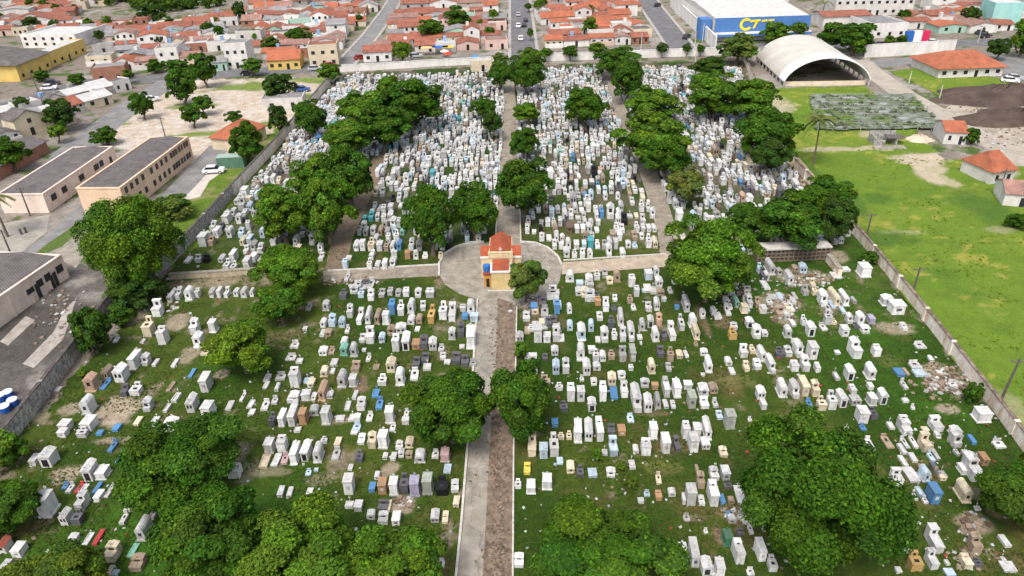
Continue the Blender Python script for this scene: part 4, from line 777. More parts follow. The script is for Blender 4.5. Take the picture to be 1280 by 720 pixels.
for bi, poly in enumerate(BLOCKS):
    wp = W(poly); xs = [q.x for q in wp]; ys = [q.y for q in wp]; y = min(ys)+.3
    while y < max(ys):
        far = min(max((y-112)/60, 0), 1)
        pitch = 3.3-.75*far+rt.uniform(-.1, .15); x = min(xs)+rt.random()
        while x < max(xs):
            wid = (rt.uniform(.76, 1.08) if rt.random() < .85 else rt.uniform(.6, 1.6))*(1-.12*far)
            p = Vector((x+wid/2, y+rt.uniform(-.2, .2), 0)); gap = rt.uniform(.18, .55)+(rt.random() < .14-.06*far)*rt.uniform(.5, 2.0)
            if inpoly(p.x, p.y+1, wp) and rt.random() < dens[bi]-.09-.18*(1-far):
                form = rt.choice(['gabled', 'gabled', 'stepped', 'stepped', 'box', 'box', 'arched', 'slab'])
                ht = wid*rt.uniform(1.05, 2.1) if form != 'slab' else .4
                cn = rt.choice(cw_); q = proj(p)
                for sx, sy, sc in SPEC:
                    if abs(q[0]-sx) < 5 and abs(q[1]-sy) < 5: cn = sc
                field_tomb(p, wid, (rt.uniform(1.8, 2.4) if rt.random() < .6 else rt.uniform(.9, 1.5)), ht, cn, form, rt.uniform(-.03, .03))
                extra.append((COLW.get(cn, cn)+' '+FORMW.get(form, 'flat')+' tomb', (p.x, p.y)))
            x += wid+gap
        y += pitch
for t in overflow: field_tomb(t[8], t[5], t[6], t[7], t[3], t[4], t[9])
o = fm.build('tomb_field', [TM[k] for k in fmats]); tag(o, 'dense mass of small whitewashed tombs filling the rear burial blocks', 'tombs', kind='stuff')
# ---- litter and broken plaster lying about
lm = MB(); gl = random.Random(4)
def chunk(p, s, mi):
    M = Matrix.Translation(p) @ Matrix.Rotation(gl.uniform(0, 3), 4, 'Z') @ Matrix.Rotation(gl.uniform(-.5, .5), 4, 'X'); lm.box(-s, s, -s*gl.uniform(.5, 1.3), s*gl.uniform(.5, 1.3), -.05, s*gl.uniform(.3, .9), mi, M)
for k in range(1100):
    px, py = gl.uniform(20, 1260), gl.uniform(345, 715)
    p = at(px, py)
    if inpoly(p.x, p.y, CEMW) and not (565 < px < 655): chunk(p, gl.uniform(.05, .17), gl.choice([0, 0, 1, 1, 2, 2, 3, 3, 4, 5]))
for cx, cy, hw, hh, n in [(1172, 476, 22, 22, 160), (1195, 480, 18, 10, 60), (980, 385, 26, 20, 140), (1010, 350, 40, 12, 110), (935, 645, 28, 12, 60), (665, 378, 18, 14, 110), (505, 628, 10, 6, 40), (240, 345, 45, 8, 40), (70, 390, 40, 40, 90), (1205, 700, 20, 12, 40), (1215, 660, 16, 22, 60), (440, 352, 40, 8, 60), (205, 385, 25, 12, 50), (622, 430, 11, 50, 160), (622, 510, 12, 50, 170), (624, 600, 14, 60, 200), (622, 690, 14, 40, 160), (1225, 135, 40, 22, 120), (1250, 170, 40, 20, 120), (920, 365, 30, 18, 120)]:
    for k in range(n):
        p = at(cx+gl.gauss(0, .5)*hw, cy+gl.gauss(0, .5)*hh); onp = 615 < cx < 630 and cy > 400; chunk(p, gl.uniform(.05, .14) if onp else gl.uniform(.08, .3), gl.choice([2, 2, 3, 3, 3]) if onp else gl.choice([0, 1, 2, 2, 2, 3, 3]))
o = lm.build('rubble', [TM['white'], TM['light_grey'], TM['tan'], TM['brown'], TM['pale_blue'], TM['red']]); tag(o, 'broken plaster, bricks and litter scattered between the graves', 'rubble', kind='stuff')
# ---- grass tufts between the front graves
g = np.random.RandomState(8); n = 90000
yy_ = 44+g.rand(n)**1.35*75; xx_ = (g.rand(n)*2-1)*(40+.72*yy_)
ok = inpoly_np(xx_, yy_, CEMW)
for poly in ([(562, 740), (594, 378)]+[(549, 350), (546, 330), (552, 314), (566, 304), (588, 298), (670, 298), (690, 306), (704, 318), (708, 336), (702, 354), (694, 370), (678, 382)]+[(650, 386), (646, 740)], [(400, 356), (400, 334), (552, 326), (552, 350)], [(700, 348), (700, 322), (840, 312), (842, 338)]):
    ok &= ~(inpoly_np(xx_, yy_, W(poly)) & (g.rand(n) < .97))
dn = fbm(xx_, yy_, 4.5); ok &= (g.rand(n) < np.clip((.62-dn)*6, .05, 1))
xx_, yy_ = xx_[ok], yy_[ok]; n = len(xx_)
a = g.rand(n)*6.28; s = g.uniform(.10, .26, n); hgt = g.uniform(.06, .24, n)
P = np.stack([xx_, yy_, np.zeros(n)], -1); A = np.stack([np.cos(a), np.sin(a), 0*a], -1)*s[:, None]; B = np.stack([-np.sin(a), np.cos(a), 0*a], -1)*(s*.5)[:, None]; U = np.stack([0*a, 0*a, hgt], -1)
V = np.stack([P-A, P-B*.6+U, P+A, P+B+U*.8], 1).reshape(-1, 3)
fc = np.stack([g.uniform(.035, .085, n), g.uniform(.065, .13, n), g.uniform(.008, .022, n)], -1)
o = bpy.data.objects.new('grass', fast_mesh('grass', V, 4, M_leaf, fcol=fc)); COL.objects.link(o); tag(o, 'short green grass and weeds between the front graves', 'grass', kind='stuff')
MARKS = [('the yellow chapel', (625, 362)), ('the small round chapel tree', (657, 376)), ('the two trees over the main path', (600, 560)), ('the broad tree below right of path', (742, 715)),
         ('the largest tree among tombs', (1015, 690)), ('the lower left tree clump', (300, 700)), ('the lone light green tree', (300, 466)), ('the tall bright cross path tree', (885, 382)),
         ('the left avenue front trees', (350, 402)), ('the brown niche wall', (990, 326)), ('the rubble patch by the wall', (1178, 480)), ('the narrow stone wall tree', (112, 450)),
         ('the tree cut by the right edge', (1275, 665)), ('the tree cut by the left edge', (10, 668)), ('the blue and white tanks', (10, 515)), ('the low cross wall', (262, 346)), ('the flowering shrub between tombs', (746, 578)),
         ('the big blue stepped tomb', (1169, 631)), ('the yellow tomb by the path', (659, 593)), ('the black granite tomb', (552, 620)), ('the wide white wallside vault', (1122, 393)), ('the big white corner tomb', (58, 646)),
         ('the orange tomb by the path', (478, 618)), ('the bright blue upright tomb', (490, 393)), ('the peach rubble tomb', (114, 490)), ('the short wall stub', (1045, 345)), ('the tall cream tomb', (489, 466)), ('the dark green tomb', (911, 683)), ('the pointed wallside tomb', (1071, 448))]
write_labels(labelled, [(a_, tuple(at(*b_).xy)) for a_, b_ in MARKS], extra)
for (o, lk, p) in labelled:                                    # the landmarks themselves
    q = proj((p[0], p[1], 0))
    for a_, b_ in MARKS:
        if 'tomb' in a_ and abs(q[0]-b_[0]) < 3 and abs(q[1]-b_[1]) < 3: o['label'] = a_[4:]+', '+{'the big blue stepped tomb': 'alone in grass left of a cream tomb', 'the yellow tomb by the path': 'smallest bright yellow one', 'the black granite tomb': 'with pale frame between grey tombs', 'the big white corner tomb': 'largest box left of the tree clump', 'the orange tomb by the path': 'first of a row of coloured tombs', 'the bright blue upright tomb': 'in the row left of the plaza', 'the peach rubble tomb': 'with crumbling sides by a blue slab', 'the tall cream tomb': 'alone on grass above the path tree', 'the dark green tomb': 'on bare brown earth by white tombs', 'the pointed wallside tomb': 'tallest white one on the open grass'}.get(a_, 'alone')
# ================================================================== BUILDINGS
def P(*a, **k): return paint(*a, **k)
M_tile = corrugated('clay_tiles', (.36, .13, .085), .5, .14, 2.2, (.20, .11, .08), .55)
M_tile2 = corrugated('bright_clay_tiles', (.45, .145, .075), .4, .14, 2.2, (.32, .13, .08), .5)
M_tile3 = corrugated('faded_clay_tiles', (.37, .205, .165), .5, .14, 2.2, (.24, .17, .14), .6)
M_sheet = corrugated('grey_roof_sheet', (.30, .29, .29), .35, .15, 1.0, (.13, .12, .12), .5)
M_sheetw = corrugated('pale_roof_sheet', (.58, .57, .55), .25, .12, 1.0, (.35, .33, .31), .5)
M_sheetd = corrugated('dark_roof_sheet', (.135, .118, .115), .4, .1, 1.2, (.24, .21, .2), .4)
M_glass = P('window_dark', (.03, .033, .04), .25, .3, None, 0, 2, 0, .5)
WALLS = {'white': P('house_white', (.74, .71, .67), .9, .2, (.4, .36, .32), .5, .4, 0, .2), 'cream': P('house_cream', (.68, .58, .42), .9, .2, (.4, .33, .25), .5, .4, 0, .2), 'yellow': P('house_yellow', (.70, .50, .15), .9, .2, (.45, .34, .18), .4, .4, 0, .1),
         'pink': P('house_pink', (.66, .47, .40), .9, .2, (.4, .3, .26), .5, .4, 0, .15), 'green': P('house_green', (.42, .62, .50), .9, .2, (.35, .4, .35), .4, .4, 0, .2), 'grey': P('house_grey', (.40, .38, .36), .9, .3, (.22, .2, .18), .5, .4, 0, .2),
         'blue': P('house_blue', (.24, .42, .66), .9, .2, (.3, .35, .4), .4, .4, 0, .2), 'teal': P('house_teal', (.32, .62, .58), .9, .2, (.4, .55, .5), .4, .4, 0, .05), 'peach': P('house_peach', (.78, .57, .40), .9, .2, (.5, .36, .25), .5, .4, 0, .1), 'brick': P('house_brick', (.36, .17, .11), .9, .3, (.2, .12, .09), .5, .6, 0, .15)}
ROOFS = {'red': M_tile, 'orange': M_tile2, 'faded red': M_tile3, 'grey': M_sheet, 'pale': M_sheetw, 'dark': M_sheetd}
HS = {}
def hmesh(kind):
    """unit house meshes: x -.5...5, y 0..1, z in metres"""
    if kind in HS: return HS[kind]
    k, hw, hr = kind; mb = MB()
    if k == 'ridge_x':      # ridge along x: gable ends at the sides
        w = MB(); w.box(-.5, .5, 0, 1, 0, hw); w.face([(-.5, 0, hw), (-.5, 1, hw), (-.5, .5, hw+hr-.12)]); w.face([(.5, 0, hw), (.5, .5, hw+hr-.12), (.5, 1, hw)])
        r = MB(); t = .14
        for (a, b) in ((-.04, .5), (1.04, .5)):
            z0 = hw-.04*hr*2
            r.face([(-.53, a, z0+t), (.53, a, z0+t), (.53, b, hw+hr), (-.53, b, hw+hr)]); r.face([(-.53, a, z0), (.53, a, z0), (.53, a, z0+t), (-.53, a, z0+t)])
            r.face([(-.53, a, z0), (-.53, a, z0+t), (-.53, b, hw+hr), (-.53, b, hw+hr-t)]); r.face([(.53, a, z0), (.53, a, z0+t), (.53, b, hw+hr), (.53, b, hw+hr-t)])
    elif k == 'ridge_y':
        w = MB(); w.box(-.5, .5, 0, 1, 0, hw); w.face([(-.5, 0, hw), (.5, 0, hw), (0, 0, hw+hr-.12)]); w.face([(.5, 1, hw), (-.5, 1, hw), (0, 1, hw+hr-.12)])
        r = MB(); t = .14
        for a in (-.54, .54):
            z0 = hw-.04*hr*2
            r.face([(a, -.03, z0+t), (a, 1.03, z0+t), (0, 1.03, hw+hr), (0, -.03, hw+hr)]); r.face([(a, -.03, z0), (a, 1.03, z0), (a, 1.03, z0+t), (a, -.03, z0+t)])
            r.face([(a, -.03, z0), (a, -.03, z0+t), (0, -.03, hw+hr), (0, -.03, hw+hr-t)]); r.face([(a, 1.03, z0), (a, 1.03, z0+t), (0, 1.03, hw+hr), (0, 1.03, hw+hr-t)])
    elif k == 'mono':       # one fall behind a parapet
        w = MB(); w.box(-.5, .5, 0, 1, 0, hw); w.box(-.5, .5, 0, .02, hw, hw+hr*.7); w.box(-.5, -.48, .02, 1, hw, hw+hr*.6); w.box(.48, .5, .02, 1, hw, hw+hr*.6)
        r = MB(); r.face([(-.478, .021, hw+hr*.45), (.478, .021, hw+hr*.45), (.478, 1, hw+.06), (-.478, 1, hw+.06)]); r.face([(-.478, 1, hw+.003), (.478, 1, hw+.003), (.478, 1, hw+.06), (-.478, 1, hw+.06)])
    elif k == 'hip':
        w = MB(); w.box(-.5, .5, 0, 1, 0, hw); e = .05
        r = MB(); A = [(-.5-e, -e, hw-.05), (.5+e, -e, hw-.05), (.5+e, 1+e, hw-.05), (-.5-e, 1+e, hw-.05)]; T = [(-.22, .5, hw+hr), (.22, .5, hw+hr)]
        r.face([A[0], A[1], T[1], T[0]]); r.face([A[1], A[2], T[1]]); r.face([A[2], A[3], T[0], T[1]]); r.face([A[3], A[0], T[0]]); r.face(A[::-1])
        # the eaves board
        for s, u in ((0, 1), (1, 2), (2, 3), (3, 0)): r.face([(A[s][0], A[s][1], hw-.2), (A[u][0], A[u][1], hw-.2), A[u], A[s]])
    HS[kind] = (w.mesh('wall', M_white), r.mesh('roof', M_tile)); return HS[kind]
def unitbox(name, mat, key):
    if key not in HS: HS[key] = MB().box(-.5, .5, -.5, .5, 0, 1).mesh(name, mat)
    return HS[key]
def house(p, wd, dp, rz, hw=3.0, hr=1.6, kind='ridge_x', wall_='white', roof='red', label='', group=None, windows=2, name='house', cat='house', door=True, storeys=1):
    root = empty(name, p, rz); tag(root, label, cat, group)
    wm, rm = hmesh((kind, hw, hr))
    a = part('wall', wm, root, WALLS[wall_] if isinstance(wall_, str) else wall_); a.scale = (wd, dp, 1)
    b = part('roof', rm, root, ROOFS[roof] if isinstance(roof, str) else roof); b.scale = (wd, dp, 1)
    def opening(nm, x, z, w, h):
        o = part(nm, unitbox(nm, M_glass, nm), root); o.location = (x, -.02, z); o.scale = (w, .12, h)
    for st in range(storeys):
        z0 = st*hw/storeys
        for k in range(windows):
            x = wd*((k+.5)/windows-.5)
            if door and st == 0 and k == windows//2: opening('door', x, .05, min(1.0, wd*.14), 2.0)
            else: opening('window', x, z0+1.0, min(1.2, wd*.13), 1.1)
    return root
def ext_house(a_px, b_px, dep, **k):
    """house whose front foot runs from pixel a to pixel b"""
    a, b = at(*a_px), at(*b_px); d = b-a
    return house(((a+b)/2), d.length, dep, math.atan2(d.y, d.x), **k)
# ---- the town: streets of tiled houses
gt = random.Random(21); houses = []
NOGO = [W(q) for q in ([(-30, 60), (30, 44), (116, 50), (114, 78), (70, 102), (24, 112), (-30, 108)], [(112, 92), (164, 88), (164, 106), (112, 110)], [(262, 70), (318, 68), (318, 92), (262, 94)])]+ROADP
SPECS = []
def rows(poly_px, dir_px, pitch, wmin, wmax, roofs, walls_, dens=1.0, kinds=('ridge_x', 'ridge_x', 'ridge_x', 'ridge_y', 'ridge_y', 'mono')):
    poly = W(poly_px); a, b = at(*dir_px[0]), at(*dir_px[1]); u = (b-a).normalized(); v = Vector((-u.y, u.x, 0)); ang = math.atan2(u.y, u.x)
    ua = [(p-a).dot(u) for p in poly]; va = [(p-a).dot(v) for p in poly]; t = min(va)+.5
    while t < max(va)-4:
        s = min(ua)+gt.random()*4; dp = pitch*gt.uniform(.72, .9); row_r = gt.choice(roofs)
        while s < max(ua):
            wd = gt.uniform(wmin, wmax)*(1.5 if gt.random() < .12 else 1); c = a+u*(s+wd/2)+v*(t+gt.uniform(-1.2, 1.2)); cc = c+v*dp*.5
            ok = inpoly(c.x, c.y, poly) and inpoly(cc.x, cc.y, poly) and inpoly((c+u*wd*.3).x, (c+u*wd*.3).y, poly) and inpoly((c-u*wd*.3).x, (c-u*wd*.3).y, poly) and not any(inpoly(e_.x, e_.y, q) for q in NOGO for e_ in (cc, c+u*wd*.5, c-u*wd*.5, cc+u*wd*.5+v*dp*.45, cc-u*wd*.5+v*dp*.45)) and not any((cc-at(*q)).length < r for q, r in CLEAR)
            if ok and gt.random() < dens:
                rf = row_r if gt.random() < .45 else gt.choice(roofs); two = gt.random() < .07; kd = gt.choice(kinds)
                if kd == 'mono' and gt.random() < .7: rf = gt.choice(['grey', 'pale', 'dark', 'grey'])
                SPECS.append((c, wd, dp*gt.uniform(.8, 1.02), ang+gt.uniform(-.03, .03), two, kd, gt.choice(walls_), rf, cc))
            s += wd+(gt.uniform(1.5, 4) if gt.random() < .10 else .1)
        t += pitch
RN = {'red': 'red tiled', 'orange': 'orange tiled', 'faded red': 'faded tiled', 'grey': 'grey sheet', 'pale': 'pale sheet', 'dark': 'dark sheet'}
far_looks = []
def build_rows():
    SPECS.sort(key=lambda q: q[0].length); far = MB(); fk = list(WALLS)+list(ROOFS); fi = {k: i for i, k in enumerate(fk)}
    def add(me, c, ang, sx, sy, mi):
        M = Matrix.Translation(c) @ Matrix.Rotation(ang, 4, 'Z') @ Matrix.Diagonal((sx, sy, 1, 1)); k = len(far.v)
        far.v += [tuple(M @ q.co) for q in me.vertices]
        for p in me.polygons: far.f.append(tuple(k+i for i in p.vertices)); far.m.append(mi)
    for n, (c, wd, d2, ang, two, kd, wl, rf, cc) in enumerate(SPECS):
        hw = round((5.0 if two else 2.6)+gt.choice([-.2, 0, .2]), 1); hr = gt.choice([.9, 1.2, 1.5, 1.9])
        u = Vector((math.cos(ang), math.sin(ang), 0)); v = Vector((-u.y, u.x, 0))
        if n < 285:
            r = house(c, wd*.985, d2, ang, hw, hr, kd, wl, rf, '', 'tiled town houses beyond the cemetery', gt.choice([1, 1, 2, 2, 3]), storeys=2 if two else 1)
            if gt.random() < .75:
                an = part('annex', unitbox('annex', M_white, 'annex'), r, WALLS[gt.choice(['white', 'grey', 'white', 'brick', 'cream'])]); an.location = (wd*gt.uniform(-.25, .25), d2+1.1, 0); an.scale = (wd*gt.uniform(.45, .95), 2.0, gt.uniform(1.6, 2.6))
            if gt.random() < .2:
                an = part('water_tank', unitbox('water_tank', WALLS['blue'], 'tank'), r, WALLS[gt.choice(['blue', 'white', 'grey'])]); an.location = (wd*gt.uniform(-.3, .3), d2*.6, hw); an.scale = (1.1, 1.1, 2.2)
            if gt.random() < .3:
                an = part('yard_wall', unitbox('yard_wall', M_white, 'ywall'), r, WALLS[gt.choice(['white', 'grey', 'white', 'pink'])]); an.location = (0, -1.2, 0); an.scale = (wd*.96, .2, 1.7)
            houses.append((r, '%s%s house with %s roof' % ('tall ' if two else '', wl, RN[rf]), (cc.x, cc.y)))
        else:
            far_looks.append(('%s%s house with %s roof' % ('tall ' if two else '', wl, RN[rf]), (cc.x, cc.y)))
            w_, r_ = hmesh((kd, hw, hr)); add(w_, c, ang, wd*.985, d2, fi[wl]); add(r_, c, ang, wd*.985, d2, fi[rf])
            if gt.random() < .7: add(HS['annex'], c+v*(d2+1.1), ang, wd*gt.uniform(.3, .9), 2.0, fi[gt.choice(['white', 'grey', 'brick'])])
    if far.f: tag(far.build('rooftops', [WALLS[k] if k in WALLS else ROOFS[k] for k in fk]), 'tiled roofs of the farthest town houses at the top', 'houses', kind='stuff')
CLEAR = [((213, 12), 45), ((190, 95), 6), ((1060, 10), 32)]
RO = ['red', 'red', 'red', 'faded red', 'faded red', 'orange', 'red', 'grey']; WA = ['white']*6+['cream', 'pink', 'cream', 'green', 'grey', 'white', 'brick']
rows([(436, 78), (484, 18), (642, 16), (646, 68), (560, 71)], [(450, 72), (640, 64)], 11.5, 5.5, 9, RO, WA)
rows([(663, 68), (658, -10), (804, -10), (852, 62)], [(664, 64), (845, 56)], 11.5, 5.5, 10, ['red', 'orange', 'red', 'orange', 'faded red'], WA)
rows([(496, 16), (500, -10), (643, -10), (643, 14)], [(450, 72), (640, 64)], 14, 8, 14, RO+['pale'], WA)
rows([(345, 79), (428, 79), (481, 10), (488, -10), (330, -10), (300, 30), (300, 72)], [(300, 85), (424, 79)], 11.5, 6, 10, RO, WA)
rows([(60, 104), (118, 96), (200, 92), (298, 84), (300, 30), (330, -10), (-90, -10), (-60, 66), (70, 62)], [(60, 97), (296, 79)], 10.8, 6, 10, RO+['pale', 'faded red', 'red', 'faded red', 'red'], WA)
rows([(-90, 224), (46, 182), (120, 160), (176, 128), (214, 100), (118, 101), (30, 124), (-90, 156)], [(-30, 172), (150, 124)], 10, 5.5, 9, ['faded red', 'red', 'grey', 'pale', 'dark', 'grey'], ['white', 'grey', 'pink', 'white', 'cream'])
rows([(-90, 156), (-90, 106), (-14, 100), (24, 108), (66, 106), (30, 122)], [(-30, 140), (40, 112)], 11, 6, 10, ['faded red', 'red'], ['white', 'grey', 'cream'])
rows([(1136, 54), (1136, 8), (1290, -8), (1290, 46)], [(1140, 54), (1280, 48)], 12, 7, 11, ['red', 'faded red', 'orange', 'red'], WA)
rows([(826, 10), (812, -10), (1030, -10), (1024, 1)], [(830, 8), (1020, 0)], 14, 8, 12, ['red', 'faded red', 'orange'], WA)
unitbox('annex', M_white, 'annex'); build_rows()
TMARKS = [('the avenue mouth', (652, 66)), ('the blue market', (955, 46)), ('the yellow church', (45, 95)), ('the street corner bush', (500, 78)), ('the tall white house', (293, 84)), ('the red shop', (142, 100)), ('the wooded slope', (205, 16)),
          ('the wide roofs tree', (537, 50)), ('the courtyard tree', (737, 42)), ('the dark streetside tree', (372, 54)), ('the tree behind shops', (338, 66)), ('the market corner', (848, 60)), ('the diagonal street', (440, 80)), ('the teal building', (1252, 34)),
          ('the large dark tree', (75, 160)), ('the tricolour panel', (1144, 56)), ('the orange pavilion', (1205, 98)), ('the long white block', (1085, 18)), ('the hillside tree', (190, 28)), ('the double avenue tree', (570, 36)), ('the dark slender tree', (299, 24)), ('the clipped hedge', (220, 90))]
write_labels(houses, [(a_, tuple(at(*b_).xy)) for a_, b_ in TMARKS], far_looks)
tr_items = []
for k in range(46):
    c, wd, d2, ang, two, kd, wl, rf, cc = SPECS[gt.randrange(min(len(SPECS), 420))]; q = proj(c+Vector((-math.sin(ang), math.cos(ang), 0))*(d2+1.4)); s_ = pxm(c); r_ = gt.uniform(1.4, 3.0)*s_
    t_ = make_tree('broadleaf_tree', (q[0]-r_, q[1]-r_*1.7, q[0]+r_, q[1]+.2*r_), 'x', gt.choice([DG, MG, BG, LG]), 3600, 30, .1, share=20+k % 5, seed=k*17+3, clear=1.4, group='yard trees between the town houses')
    tr_items.append((t_, 'yard tree between tiled roofs', (t_.location.x, t_.location.y)))
write_labels(tr_items, [(a_, tuple(at(*b_).xy)) for a_, b_ in TMARKS])
# ---- special houses
ext_house((284, 86), (312, 85), 9, hw=8, hr=1.0, kind='mono', wall_='white', roof='grey', label='tall white two storey house with three dark windows facing the park', windows=3, storeys=2)
ext_house((268, 89), (285, 88), 8, hw=3, hr=1.4, kind='ridge_x', wall_='green', roof='grey', label='low greenish house with grey roof left of the tall white house', windows=2)
ext_house((336, 88), (376, 86), 10, hw=3.4, hr=2.2, kind='ridge_x', wall_='yellow', roof='orange', label='orange roofed shop with yellow base on the park street', windows=4)
ext_house((388, 84), (424, 82), 10, hw=6.5, hr=1.4, kind='mono', wall_='cream', roof='red', label='cream two storey corner house beside the diagonal street', windows=3, storeys=2)
ext_house((118, 104), (160, 100), 9, hw=4.2, hr=1.0, kind='mono', wall_='red' if 'red' in WALLS else 'brick', roof='grey', label='red framed shop with dark entrance on the church street', windows=2, name='shop', cat='shop')
ext_house((455, 78), (490, 76), 9, hw=3.4, hr=1.6, kind='ridge_x', wall_='white', roof='red', label='long white house behind the yellow green corner tree', windows=3)
ext_house((328, 139), (380, 136), 7, hw=3.0, hr=.6, kind='mono', wall_='white', roof='grey', label='low white shed with flat grey roof at the park side of the wall', windows=2, name='shed', cat='shed')
ext_house((300, 190), (334, 172), 8, hw=3.2, hr=2.6, kind='hip', wall_='cream', roof='orange', label='red roofed hut with a dark window at the cemetery wall', windows=2, name='hut')
# ---- long school-like buildings on the left
def long_building(name, a_px, b_px, dep, hw, hr, wall_, roof, label, wins, rows_=1, trim=None):
    """front long wall runs from a to b, gable roof, depth away from the viewer's side"""
    a, b = at(*a_px), at(*b_px); d = b-a; L_ = d.length; ang = math.atan2(d.y, d.x); root = empty(name, (a+b)/2, ang); tag(root, label, 'building')
    w = MB(); w.box(-L_/2, L_/2, 0, dep, 0, hw); w.build('wall', wall_, root)
    r = MB(); z0, z1 = hw-.25, hw+hr; e = .45
    for y0, y1 in ((.35, dep/2), (dep-.35, dep/2)): r.face([(-L_/2+.3, y0, z0+.3), (L_/2-.3, y0, z0+.3), (L_/2-.3, y1, z1), (-L_/2+.3, y1, z1)])
    for x in (-L_/2+.3, L_/2-.3): r.face([(x, .35, z0+.3), (x, dep-.35, z0+.3), (x, dep/2, z1)])
    r.build('roof', roof, root)
    p = MB(); t = trim or wall_
    p.box(-L_/2-.1, L_/2+.1, -.12, .3, hw+.003, hw+.28); p.box(-L_/2-.1, L_/2+.1, dep-.3, dep+.12, hw+.003, hw+.28); p.box(-L_/2-.1, -L_/2+.28, .31, dep-.31, hw+.003, hw+.28); p.box(L_/2-.28, L_/2+.1, .31, dep-.31, hw+.003, hw+.28)
    p.build('parapet', t, root)
    for k in range(int(L_/4)+1): x = -L_/2+L_*k/int(L_/4); MB().box(x-.18, x+.18, -.09, -.002, 0, hw).build('pilaster', t, root)
    for rr in range(rows_):
        zz_ = hw*(rr+.42)/rows_
        for x, ww, hh_, kd in wins:
            o = part(kd, unitbox(kd, M_glass, kd), root); o.location = (x*L_, -.02, zz_ if kd == 'window' else .05); o.scale = (ww, .16, hh_)
    return root
M_peach = WALLS['peach']; M_pinkw = P('pale_pink_wall', (.80, .66, .56), .9, .2, (.5, .4, .32), .5, .4, 0, 0)
long_building('school_building', (62, 266), (147, 204), 9.5, 4.0, .5, M_pinkw, M_sheetd, 'long pink walled building with dark sheet roof and five dark windows', [(-.40, 1.7, 1.3, 'window'), (-.26, 1.7, 1.3, 'window'), (-.02, 1.9, 1.3, 'window'), (.2, 1.9, 1.3, 'window'), (.28, 1.5, 1.3, 'window'), (.42, 1.0, 2.4, 'door')])
long_building('school_building', (160, 268), (242, 200), 9, 5.6, .5, M_peach, M_sheetd, 'long peach two storey building with dark roof beside the drive', [(x, .95, 1.25, 'window') for x in (-.44, -.37, -.3, -.22, -.1, -.02, .05, .12, .2, .24, .28, .33, .37, .42, .46)], 2)
long_building('school_building', (-30, 432), (86, 347), 13, 4.2, .6, M_pinkw, M_sheetd, 'pink walled building with dark roof above the rubble yard', [(.10, 1.5, .9, 'window'), (.17, .8, 2.6, 'door'), (.21, 1.3, 1.2, 'window'), (.30, 1.3, 1.3, 'window'), (.33, .6, 2.3, 'door'), (.37, .7, 2.5, 'door'), (.44, 1.5, 1.3, 'window')])
ext_house((-20, 236), (62, 190), 9, hw=2.8, hr=1.2, kind='ridge_x', wall_='brick', roof='dark', label='low shed with brown tiled edge behind the pink building', windows=0, name='shed', cat='shed', door=False)
# ---- yellow church-like hall
def yellow_hall():
    F_, R_, L_ = at(26, 102), at(66, 85), at(-14, 90)
    h1 = house((F_+R_)/2, (R_-F_).length, (L_-F_).length, math.atan2((R_-F_).y, (R_-F_).x), 5.6, 3.6, 'hip', 'yellow', 'dark', 'yellow walled church with dark hipped roof and a long yellow wing', None, 4, 'church', 'church')
    a, b = at(66, 84), at(109, 66); d = b-a; h2 = house((a+b)/2, d.length, 6, math.atan2(d.y, d.x), 4.8, .8, 'mono', 'yellow', 'pale', 'x', None, 5, 'wing')
    def mat(o): return Matrix.Translation(o.location) @ Matrix.Rotation(o.rotation_euler.z, 4, 'Z')
    K = mat(h1).inverted() @ mat(h2)
    for c in list(h2.children): c.parent = h1; c.matrix_parent_inverse = K
    bpy.data.objects.remove(h2)
yellow_hall()
ext_house((30, 60), (98, 60), 22, hw=4.2, hr=1.8, kind='mono', wall_='white', roof='pale', label='large white hall with pale roof behind the yellow church', windows=6, storeys=2, name='hall', cat='building')
